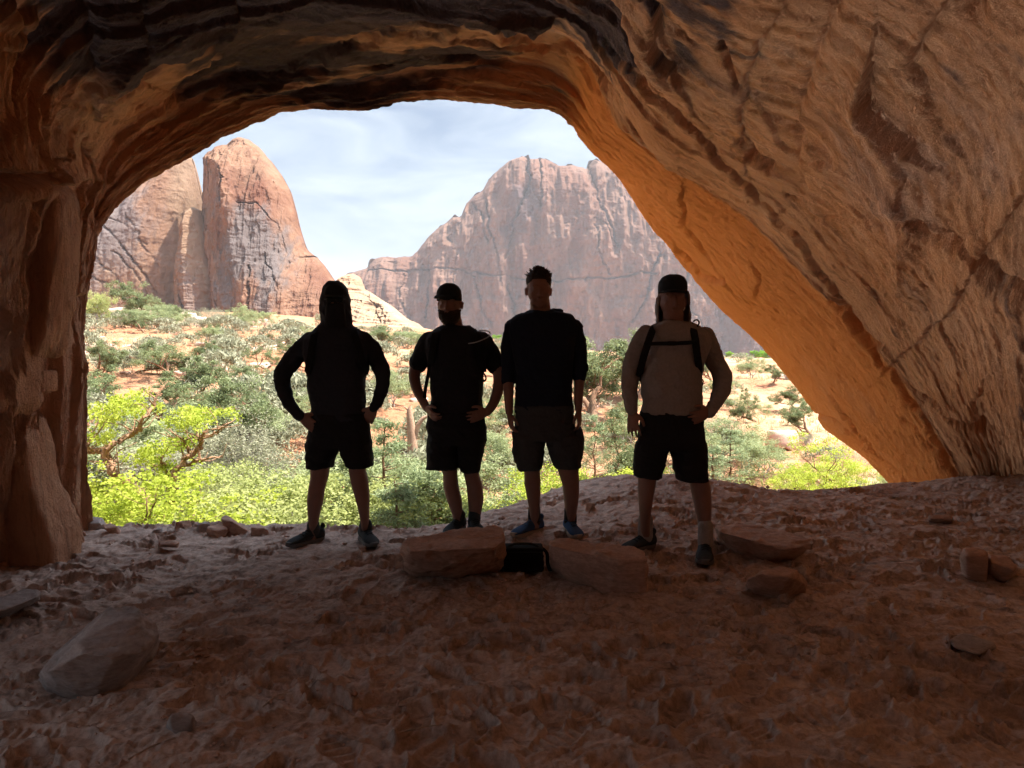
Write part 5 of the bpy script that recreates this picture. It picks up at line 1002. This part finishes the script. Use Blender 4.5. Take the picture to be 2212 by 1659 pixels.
def make_tree(sd, H, r, leafm, lev=3, gn=.22, spread=.9, upw=.3, nleaf=50, crad=.22, size=.035, asp=.5, lean=(0, 0), stems=1, trunk=.35, bark=None, fill=0):
    rs = np.random.RandomState(sd); T_s = []; tips = []
    for s_ in range(stems):
        d = np.array([lean[0]+rs.normal()*.25*(stems > 1), lean[1]+rs.normal()*.25*(stems > 1), 1.0]); grow(rs, (rs.normal()*.05*stems, rs.normal()*.05*stems, -.15), d/np.linalg.norm(d), H*trunk+.15, r, lev, gn, T_s, tips, spread, upw)
    tips = np.array(tips)
    z = max(tips[:, 2].max(), .1); sc = H/z; tips *= [sc, sc, sc]; T_s = [([q*sc for q in np.asarray(p)], rr) for p, rr in T_s]
    if fill: # extra clumps between the tips
        i = rs.randint(0, len(tips), fill); j = rs.randint(0, len(tips), fill); w = rs.rand(fill, 1)*.5; tips = np.concatenate([tips, tips[i]*(1-w)+tips[j]*w])
    return tubes_mesh('trunk', T_s), joinm('crown', [leaves(tips, nleaf, crad*(0.6+.8*rs.rand(len(tips))), size, asp, rs)]), leafm, bark or M_BARK
PR = {}
for k in range(4): PR["juniper%d" % k] = make_tree(300+k, 3.4, .16, L_JUN, 3, .25, 1.0, .25, 95, .27, .045, .45, (.1*(k-1), .05), 1, .38, None, 40)
for k in range(3): PR['lime%d' % k] = make_tree(320+k, 3.2, .085, L_LIME, 3, .22, .95, .15, 40, .25, .030, .7, (.35-.4*k, -.1), 2, .42, None, 30)
for k in range(3): PR['grey%d' % k] = make_tree(340+k, 1.8, .035, L_GREY, 3, .18, .8, .35, 42, .17, .026, .5, (0, 0), 4, .45, M_TWIG, 30)
for k in range(2): PR['bare%d' % k] = make_tree(350+k, 2.0, .03, L_SAGE, 4, .16, .7, .4, 5, .14, .022, .4, (0, 0), 5, .4, M_TWIG)
for k in range(2): PR['palelime%d' % k] = make_tree(360+k, 2.4, .05, L_PALE, 3, .2, .8, .3, 48, .22, .030, .6, (0, 0), 3, .42, M_TWIG, 40)
for k in range(2): PR['cotton%d' % k] = make_tree(370+k, 7, .25, L_COT, 3, .2, .9, .35, 90, .8, .16, .8, (0, 0), 2, .35, None, 30)
def pine(sd, H):
    rs = np.random.RandomState(sd); T_s = [([(rs.normal()*.02, rs.normal()*.02, z) for z in np.linspace(-.1, H, 10)], np.linspace(.05, .008, 10))]; tips = []
    for k in range(46):
        t = rs.uniform(.16, .98); a = rs.rand()*6.28; ln = (1-t)*H*.36+.12; d = np.array([math.cos(a), math.sin(a), .35]); p = [np.array([0, 0, t*H])+d*ln*q+np.array([0, 0, -.05*q*q]) for q in (0, .35, .7, 1)]
        T_s.append((p, [.012, .009, .006, .003])); tips += [p[1]*.5+p[2]*.5, p[2], p[3]]
    return tubes_mesh('trunk', T_s, 5), joinm('crown', [leaves(tips, 34, .13, .045, .16, rs)]), L_PINE, M_BARK
PR['pine0'] = pine(1, 2.4); PR['pine1'] = pine(2, 3.0); PR['pine2'] = pine(5, 1.9)
rs_ = np.random.RandomState(77)
def sage(sd):
    rs = np.random.RandomState(sd); a = rs.rand(26)*6.28; ph = rs.rand(26)*1.3; c = np.stack([np.cos(a)*np.sin(ph)*.30, np.sin(a)*np.sin(ph)*.30, np.cos(ph)*.26+.03], 1)
    return joinm('sage', [leaves(c, 26, .09, .035, .3, rs, 1.2)])
SG = [sage(k) for k in range(4)]
cnt = {}
def place(kind, px, py, Y, s_=1.0, name='tree', label=None, cat='tree', group=None, rot=None, top=None, sz=None):
    """foot near (px, ?) at distance Y on the ground; top = disp py of the crown top gives the scale"""
    px *= DS; x = (px-512)/FPX*Y; gz = ground_z(x, Y).item(); tr, cr, lm, bk = PR[kind]; H = cr.get('H')
    if H is None: co = np.empty(len(cr.vertices)*3, np.float32); cr.vertices.foreach_get('co', co); H = float(np.percentile(co[2::3], 99)); cr['H'] = H
    if top is not None: s_ = max(.15, (P(px, top*DS, Y).z-gz)/H)
    r = empty(name, (x, Y, gz-.03), label, cat, group); rr = random.Random(px*7+Y); r.rotation_euler = (0, 0, rr.uniform(0, 6.28) if rot is None else rot); sxy = s_*(sz or 1); r.scale = (sxy, sxy, s_)
    a = link('trunk', tr, None, r); b = link('crown', cr, None, r)
    if not tr.materials: tr.materials.append(bk)
    if not cr.materials: cr.materials.append(lm)
    return r
G1 = 'trees and shrubs on the slope beyond the alcove'
PL = [ # kind, px(disp), Y, top(disp), widen, name, label
 ('lime2', 200, 8.6, 1010, 1.3, 'leafy_shrub', 'lime green shrub low at the foot of the left pillar'), ('lime0', 300, 8.4, 1050, 1.4, 'leafy_shrub', 'lime green shrub just over the floor lip under the bent tree'),
 ('lime2', 415, 8.7, 1065, 1.4, 'leafy_shrub', 'lime green shrub over the floor lip right of the bent tree'), ('palelime0', 470, 11, 1010, 1.2, 'leafy_shrub', 'pale green loose shrub left of the hooded man near the lip'),
 ('palelime1', 540, 10, 1030, 1.3, 'leafy_shrub', 'yellowish loose shrub left of the hooded man knees'), ('palelime0', 620, 9.5, 1040, 1.3, 'leafy_shrub', 'pale shrub directly left of the hooded man shins'),
 ('bare0', 500, 12.5, 900, 1.2, 'bare_shrub', 'grey leafless thicket right of the lime trees'), ('bare1', 440, 12, 930, 1.2, 'bare_shrub', 'grey leafless shrub behind the lime trees'), ('bare0', 545, 11.6, 1015, 1.2, 'bare_shrub', 'grey leafless shrub below the leaning juniper'), ('bare1', 650, 12, 1010, 1.2, 'bare_shrub', 'grey leafless shrub at the hooded man thigh'),
 ('grey0', 480, 13.5, 960, 1.3, 'shrub', 'grey green shrub amid the bare thicket'), ('grey1', 600, 12.8, 1030, 1.3, 'shrub', 'grey green shrub under the big juniper'), ('grey2', 340, 13.5, 930, 1.3, 'shrub', 'grey green shrub behind the forked lime tree'), ('grey0', 225, 13, 900, 1.4, 'shrub', 'grey green shrub behind the bent lime tree'),
 ('juniper0', 578, 14.6, 812, .8, 'juniper', 'dark juniper with stout twisted trunk left of the hooded man'), ('juniper1', 640, 17, 850, .9, 'juniper', 'juniper half hidden behind the hooded man elbow'),
 ('juniper2', 415, 20, 735, 1.0, 'juniper', 'leaning dark juniper in the middle of the left slope'), ('juniper3', 465, 23, 735, .9, 'juniper', 'upright juniper right of the leaning juniper'), ('juniper1', 285, 21, 738, 1.1, 'juniper', 'broad juniper on the left slope above the lime trees'), ('juniper0', 220, 18, 800, 1.2, 'juniper', 'low dark juniper close to the left pillar'), ('juniper3', 320, 17, 815, 1.1, 'juniper', 'low juniper behind the top of the bent lime tree'), ('juniper2', 190, 22, 760, 1.0, 'juniper', 'small juniper cut by the left pillar edge'),
 ('juniper1', 415, 16, 830, .9, 'juniper', 'dark low juniper behind the forked lime tree'),
 ('palelime1', 212, 38, 632, .9, 'leafy_tree', 'feathery green tree at the top of the slope beside the left pillar'), ('juniper0', 294, 45, 614, .8, 'juniper', 'small dark juniper on a ledge under the pale cliff'), ('grey1', 285, 40, 668, 1.2, 'shrub', 'green shrub below the ledge juniper'), ('juniper2', 366, 46, 634, 1.0, 'juniper', 'rounded dark juniper under the narrow fin'), ('grey2', 355, 40, 670, 1.5, 'shrub', 'green shrub in front of the rounded dark juniper'), ('juniper3', 400, 42, 660, .7, 'juniper', 'small juniper right of the rounded one'),
 ('bare1', 455, 40, 664, 1.3, 'bare_shrub', 'gnarled half bare juniper at the slope top under the domed butte'), ('grey0', 515, 46, 660, 1.0, 'shrub', 'green shrub at the foot of the domed butte'), ('grey1', 560, 46, 672, 1.2, 'shrub', 'second green shrub at the foot of the domed butte'), ('juniper0', 618, 44, 690, 1.1, 'juniper', 'light green bush beside the hooded man shoulder'), ('grey2', 580, 36, 740, 1.5, 'shrub', 'low green shrub on the bare slope'), ('grey0', 660, 40, 705, 1.2, 'shrub', 'shrub just behind the hooded man shoulder'),
 ('juniper3', 850, 40, 705, 1.2, 'juniper', 'dark juniper clump below the slickrock slope'), ('juniper1', 825, 46, 702, 1.0, 'juniper', 'juniper right of the hooded man shoulder'), ('grey1', 885, 42, 715, 1.4, 'shrub', 'shrub left of the bearded man shoulder'),
 ('pine1', 828, 10.5, 905, 1.0, 'pine_sapling', 'slender pine sapling right of the hooded man shorts'), ('pine0', 852, 9.2, 1040, 1.0, 'pine_sapling', 'young orange stemmed pine sapling near the lip between the two men'), ('pine2', 925, 9.8, 1010, 1.0, 'pine_sapling', 'dark stemmed sapling beside the bearded man calf'), ('palelime0', 800, 10, 1050, 1.2, 'leafy_shrub', 'pale yellow shrub between hooded man and bearded man'), ('palelime1', 900, 10.5, 1040, 1.3, 'leafy_shrub', 'pale yellow shrub left of the bearded man knee'), ('grey2', 880, 13, 990, 1.3, 'shrub', 'grey green shrub below the dead tree'), ('grey0', 815, 12.5, 960, 1.3, 'shrub', 'grey green shrub behind the slender pine sapling'), ('palelime0', 720, 10, 1030, 1.3, 'leafy_shrub', 'pale shrub seen between the hooded man legs'), ('grey1', 735, 12, 1000, 1.3, 'shrub', 'grey green shrub seen between the hooded man legs'),
 ('palelime1', 1000, 10, 1060, 1.2, 'leafy_shrub', 'pale shrub seen between the bearded man legs'), ('grey1', 1065, 15, 930, 1.1, 'shrub', 'grey green shrub between bearded man and tallest man'), ('grey0', 1080, 12.5, 1000, 1.2, 'shrub', 'lower grey green shrub between bearded man and tallest man'), ('lime1', 1085, 11, 1060, 1.3, 'leafy_shrub', 'lime green shrub between bearded man and tallest man'), ('cotton0', 1075, 130, 728, 1.0, 'cottonwood', 'far bright green cottonwood behind the bearded man shoulder'),
 ('juniper2', 1310, 22, 706, .85, 'juniper', 'big light green juniper between the tallest man and the man in cream'), ('juniper0', 1275, 20, 730, .8, 'juniper', 'juniper right behind the tallest man shoulder'), ('juniper3', 1350, 24, 712, .7, 'juniper', 'juniper crown touching the cream sleeve'),
 ('pine1', 1285, 14, 895, .9, 'pine_sapling', 'pine sapling right of the tallest man shorts'), ('juniper1', 1275, 15, 880, .75, 'juniper', 'low juniper right of the tallest man pocket'),
 ('lime0', 1200, 10.5, 1010, 1.1, 'leafy_shrub', 'lime green shrub seen between the tallest man legs'), ('lime2', 1290, 11.2, 1000, 1.2, 'leafy_shrub', 'lime green shrub right of the tallest man knees'), ('lime1', 1170, 10, 1030, 1.1, 'leafy_shrub', 'lime green shrub left of the tallest man leg'), ('lime0', 1330, 11.2, 1030, 1.0, 'leafy_shrub', 'lime green shrub above the sandy mound'),
 ('pine1', 1580, 13.5, 925, 1.3, 'pine_sapling', 'pale green pine sapling right of the man in cream'), ('pine0', 1540, 13, 960, 1.4, 'pine_sapling', 'small pine sapling beside the cream man shorts'), ('grey2', 1555, 16, 905, 1.3, 'shrub', 'grey shrub behind the pale pine sapling'), ('bare1', 1530, 17, 890, 1.2, 'bare_shrub', 'bare grey shrub at the cream man hip'), ('pine2', 1480, 13, 990, 1.3, 'pine_sapling', 'low pine sapling seen between the cream man legs'),
 ('juniper1', 1640, 21, 838, .62, 'juniper', 'upright juniper with reddish trunk left of the orange boulder'), ('juniper3', 1740, 23, 832, .9, 'juniper', 'dark juniper right of the upright one'), ('juniper0', 1700, 20, 880, .8, 'juniper', 'shaded juniper behind the orange boulder'), ('bare0', 1745, 17.5, 930, 1.2, 'bare_shrub', 'grey thicket behind the right lime tree'), ('grey1', 1690, 18, 930, 1.2, 'shrub', 'grey shrub above the orange boulder'), ('juniper2', 1790, 21, 900, .8, 'juniper', 'juniper against the orange wall edge'),
 ('lime1', 1790, 12.8, 935, 1.1, 'leafy_tree', 'lime green tree with curved grey trunk before the orange wall'), ('lime2', 1745, 12.2, 1000, 1.1, 'leafy_shrub', 'lime green shrub under the right lime tree'), ('lime0', 1850, 12.6, 1000, 1.1, 'leafy_shrub', 'lime green shrub beside the orange wall edge'), ('grey0', 1900, 12.6, 1030, 1.1, 'shrub', 'green shrub at the base of the orange wall edge'), ('lime2', 1910, 13.4, 1020, 1.0, 'leafy_shrub', 'last lime green shrub beside the wall foot'),
 ('cotton0', 1575, 105, 762, .9, 'cottonwood', 'far bright cottonwood at the cream sleeve'), ('cotton1', 1625, 108, 758, 1.0, 'cottonwood', 'far bright cottonwood, middle of the row below the mesa'), ('cotton0', 1655, 112, 757, 1.1, 'cottonwood', 'far bright cottonwood, largest of the row below the mesa'), ('cotton1', 1695, 108, 778, .8, 'cottonwood', 'far bright cottonwood touching the orange wall edge'),
 ('juniper1', 250, 16, 790, 1.0, 'juniper', 'juniper directly above the bent lime tree'), ('juniper3', 370, 17.5, 770, 1.0, 'juniper', 'juniper between the leaning one and the broad one'), ('juniper0', 480, 18, 790, .9, 'juniper', 'juniper just above the grey thicket'), ('juniper2', 530, 24, 745, .8, 'juniper', 'small juniper up the slope from the stout trunk juniper'), ('juniper1', 205, 15, 850, 1.0, 'juniper', 'juniper partly hidden by the left pillar above the lime tree'),
 ('juniper2', 545, 17, 835, .9, 'juniper', 'dense juniper touching the stout trunk juniper'), ('juniper0', 335, 26, 742, .7, 'juniper', 'low juniper up the slope beside the broad one'), ('grey1', 510, 14, 900, 1.2, 'shrub', 'green shrub below the juniper over the thicket'), ('grey2', 400, 14.5, 870, 1.3, 'shrub', 'grey shrub behind the forked lime crown'),
 ('juniper2', 250, 39, 668, .9, 'juniper', 'juniper right of the feathery tree at the slope top'), ('juniper1', 330, 38, 680, .9, 'juniper', 'juniper in front of the ledge shrubs'), ('juniper3', 480, 38, 700, .7, 'juniper', 'low juniper right of the half bare one'),
 ('grey1', 1625, 14.5, 950, 1.2, 'shrub', 'green shrub right of the pale sapling'), ('juniper0', 1760, 26, 842, .8, 'juniper', 'far juniper beside the orange wall'), ('bare0', 1820, 15, 960, 1.1, 'bare_shrub', 'grey shrub behind the right lime tree crown'),
]
for k, (kd, px, Y, top, wd, nm, lb) in enumerate(PL):
    o = place(kd, px, 0, Y, name=nm, label=lb, cat='tree' if nm in ('leafy_tree', 'juniper', 'cottonwood', 'pine_sapling') else 'shrub', top=top, sz=wd*(1.5 if kd[:4] == 'juni' else 1.25 if kd[:4] in ('grey', 'pine') else 1.1))
# two bent trees beside the left pillar, limbs and leaf masses where the photo has them
def bent(label, Y, px0, limbs, masses, sd, base=1230):
    rs = np.random.RandomState(sd); k = Y/FPX*DS; x = (px0*DS-512)/FPX*Y; gz = ground_z(x, Y).item(); T_s = []
    q = lambda px, py, dy=0: np.array([(px-px0)*k, dy, P(0, py*DS, Y).z-gz])
    for pts, r0, r1 in limbs:
        n = len(pts); pp = np.array([q(a, b_, .12*math.sin(i*1.9+sd)) for i, (a, b_) in enumerate(pts)]); m = n*5; pc = catmull(pp, m); pc[1:-1] += rs.normal(size=(m-2, 3))*.012
        T_s.append((pc, np.linspace(r0, r1, m)))
        for _ in range(n*2):
            i = rs.randint(m//3, m); d = rs.normal(size=3); d[2] = abs(d[2])*.8+.1; d /= np.linalg.norm(d); l = rs.uniform(.15, .45); T_s.append(([pc[i], pc[i]+d*l*.5+rs.normal(size=3)*.03, pc[i]+d*l], [.011, .007, .003]))
    cs = []
    for (a, b_, w, h, n) in masses:
        for _ in range(n): cs.append(q(a+rs.normal()*w*.5, b_+rs.normal()*h*.5, rs.normal()*.28))
    r = empty('leafy_tree', (x, Y, gz), label, 'tree'); link('trunk', tubes_mesh('trunk', T_s, 8), M_LIMB, r)
    link('crown', joinm('crown', [leaves(cs, 34, .10, .019, .7, rs)]), L_LIME, r)
M_LIMB = mat_stone('limb_bark', (0.40, 0.24, 0.15), (0.22, 0.13, 0.08), 10)
bent('bright lime green tree with bent brown trunk beside the left rock pillar', 9.3, 310, [([(330, 1230), (318, 1120), (300, 1078), (270, 1055), (248, 1020), (228, 990), (205, 978), (180, 974)], .075, .03), ([(228, 990), (238, 968), (262, 945), (292, 930), (312, 912), (322, 890), (330, 866)], .045, .014), ([(205, 978), (196, 960), (200, 940)], .03, .012), ([(262, 1045), (255, 1010), (240, 990)], .02, .01)],
  [(265, 862, 34, 14, 16), (225, 892, 30, 16, 14), (198, 918, 22, 18, 12), (222, 945, 26, 12, 8), (325, 880, 26, 12, 7), (190, 1000, 12, 30, 6), (200, 1060, 30, 26, 14), (255, 1095, 50, 20, 26), (200, 1125, 40, 14, 20), (290, 985, 26, 16, 10), (250, 880, 20, 8, 6)], 3)
bent('bright lime green tree with slanting forked trunk, second from the left pillar', 9.9, 380, [([(360, 1230), (366, 1110), (378, 1030), (402, 990), (424, 965), (436, 945), (446, 928)], .055, .02), ([(392, 1005), (420, 1000), (445, 990), (475, 985)], .03, .01), ([(402, 990), (396, 965), (402, 945)], .022, .01), ([(436, 945), (460, 935), (490, 915)], .02, .008), ([(372, 1060), (350, 1020), (352, 985)], .03, .012)],
  [(425, 893, 32, 16, 22), (395, 912, 22, 16, 12), (465, 900, 26, 12, 8), (385, 950, 20, 18, 10), (350, 975, 30, 20, 18), (318, 1000, 24, 14, 8), (360, 1010, 30, 14, 12), (330, 1055, 50, 24, 22), (400, 1100, 60, 22, 34), (450, 1125, 40, 14, 14), (320, 1125, 50, 12, 20)], 7)
# dead tree
def dead():
    T_s = []; x = (890*DS-512)/FPX*15; gz = ground_z(x, 15).item(); k = 15/FPX*DS
    q = lambda px, py, dy=0: np.array([(px-890)*k, dy, P(0, py*DS, 15).z-gz])
    T_s.append(([q(893, 1010), q(890, 960), q(887, 920), q(884, 890), q(886, 876)], [.12, .10, .085, .06, .02])); T_s.append(([q(892, 955, .02), q(900, 925), q(912, 905), q(925, 898)], [.06, .05, .04, .02])); T_s.append(([q(886, 935), q(875, 925), q(862, 922)], [.03, .02, .01])); T_s.append(([q(884, 890), q(875, 880), q(868, 878)], [.025, .015, .008]))
    T_s = [(catmull(np.array(p), 14), np.interp(np.linspace(0, len(r)-1, 14), range(len(r)), r)) for p, r in T_s]
    r = empty('dead_tree', (x, 15, gz), 'bare orange brown dead trunk left of the bearded man shorts', 'dead tree'); link('trunk', tubes_mesh('trunk', T_s, 8), M_DEAD, r)
dead()
# sagebrush and grass tufts over the slopes
rs = np.random.RandomState(8); n = 0
while n < 285:
    px = rs.uniform(70, 905); Y = 14*math.exp(rs.rand()*math.log(70/14)); 
    if px > 560 and rs.rand() < .65: continue
    x = (px-512)/FPX*Y; gz = ground_z(x, Y).item(); k = rs.randint(4)
    o = link('sagebrush', SG[k], L_SAGE if rs.rand() < .7 else L_GREY); s_ = rs.uniform(.8, 2.2)*(1+Y/90); o.location = (x, Y, gz-.02); o.scale = (s_, s_, s_*rs.uniform(.7, 1)); o.rotation_euler = (0, 0, rs.rand()*6)
    if not SG[k].materials: SG[k].materials.append(L_SAGE)
    tag(o, 'low grey sagebrush clump dotting the open slope', 'sagebrush', 'sagebrush clumps scattered over the open slope'); n += 1
for k in range(38):
    px = rs.uniform(80, 560) if k < 24 else rs.uniform(600, 850); Y = 15.5*math.exp(rs.rand()*math.log(42/15.5)); kd = ['grey0', 'grey1', 'grey2', 'juniper0', 'juniper2'][rs.randint(5)]
    place(kd, px/DS, 0, Y, rs.uniform(.3, .55)*(.7+Y/70)*(.55 if kd[0] == 'j' else 1), 'brush', 'soft grey green brush growing low on the open slope', 'shrub', 'brush growing over the open slopes', sz=1.25)
M_ = 9000; px = rs.uniform(60, 910, M_); Y = 12*np.exp(rs.rand(M_)*math.log(90/12)); x = (px-512)/FPX*Y; m = fbm(x*.12, Y*.12, 0, 3, seed=88)+.12*(px > 560) > .02
x, Y = x[m], Y[m]; c = np.stack([x, Y, ground_z(x, Y)+.05], 1)
me = joinm('grass', [leaves(c, 9, .10, .07, .12, rs, 2.0)]); tag(link('dry_grass', me, L_DRY), 'sparse straw coloured grass over the sandy slope', 'grass', kind='stuff')
# ground cover below the lip
M_ = 800; px = rs.uniform(40, 930, M_); Y = rs.uniform(10.2, 14.5, M_); x = (px-512)/FPX*Y; c = np.stack([x, Y, ground_z(x, Y)+rs.rand(M_)*.3], 1)
me = joinm('undergrowth', [leaves(c, 26, .20, .03, .5, rs, .6)]); tag(link('undergrowth', me, L_PALE), 'loose green undergrowth filling the hollow below the lip', 'undergrowth', kind='stuff')
# stones on the slope
rocks = []
o = link('boulder', protos[1], M_SO); Yb = 17.5; xb = (1698*DS-512)/FPX*Yb; o.location = (xb, Yb, ground_z(xb, Yb).item()+.1); o.scale = (.52, .5, .75); tag(o, 'orange boulder among the shrubs beside the right lime tree', 'boulder')
for k in range(90):
    px = rs.uniform(80, 880) if k > 45 else rs.uniform(80, 420); Y = 16*math.exp(rs.rand()*math.log(60/16)); x = (px-512)/FPX*Y; s_ = rs.uniform(.1, .4)*(1+Y/70)
    o = link('slope_stone', protos[k % 7], M_SO if k % 3 else M_ST); o.location = (x, Y, ground_z(x, Y).item()); o.scale = (s_*rs.uniform(.7, 1.4), s_, s_*.8); o.rotation_euler = (0, 0, rs.rand()*6)
    tag(o, 'reddish stone lying on the open slope', 'stone', 'reddish stones scattered on the slope')
for k, (px, Y, s_) in enumerate([(292, 50, 3.4), (325, 48, 3.2), (350, 55, 3.0), (420, 55, 2.8), (520, 58, 3.6), (545, 56, 2.5), (640, 58, 2.5), (500, 60, 2.5), (380, 58, 3.4)]):
    x = (px*DS-512)/FPX*Y; o = link('outcrop', protos[k % 7], M_ST); o.location = (x, Y, ground_z(x, Y).item()-.2); s_ *= .55; o.scale = (s_*1.3, s_, s_*1.0); o.rotation_euler = (0, 0, k*1.3); tag(o, 'pale outcrop boulder at the foot of the cliffs', 'boulder', 'boulders at the foot of the cliffs')

# ================================================================== AIR
m = bpy.data.materials.new('air'); m.use_nodes = True; t = m.node_tree; t.nodes.remove(t.nodes['Principled BSDF'])
pv = t.nodes.new('ShaderNodeVolumePrincipled'); pv.inputs['Color'].default_value = (0.93, 0.93, 0.97, 1); pv.inputs['Density'].default_value = 0.00026; pv.inputs['Anisotropy'].default_value = 0.2
t.links.new(pv.outputs[0], t.nodes['Material Output'].inputs['Volume'])
bm = bmesh.new(); bmesh.ops.create_cube(bm, size=1, matrix=Matrix.Translation((0, 0, 70)) @ Matrix.Diagonal((11000, 11000, 220, 1))); me = bpy.data.meshes.new('haze'); bm.to_mesh(me); bm.free()
tag(link('haze', me, m), 'thin pale haze over the desert', kind='stuff')
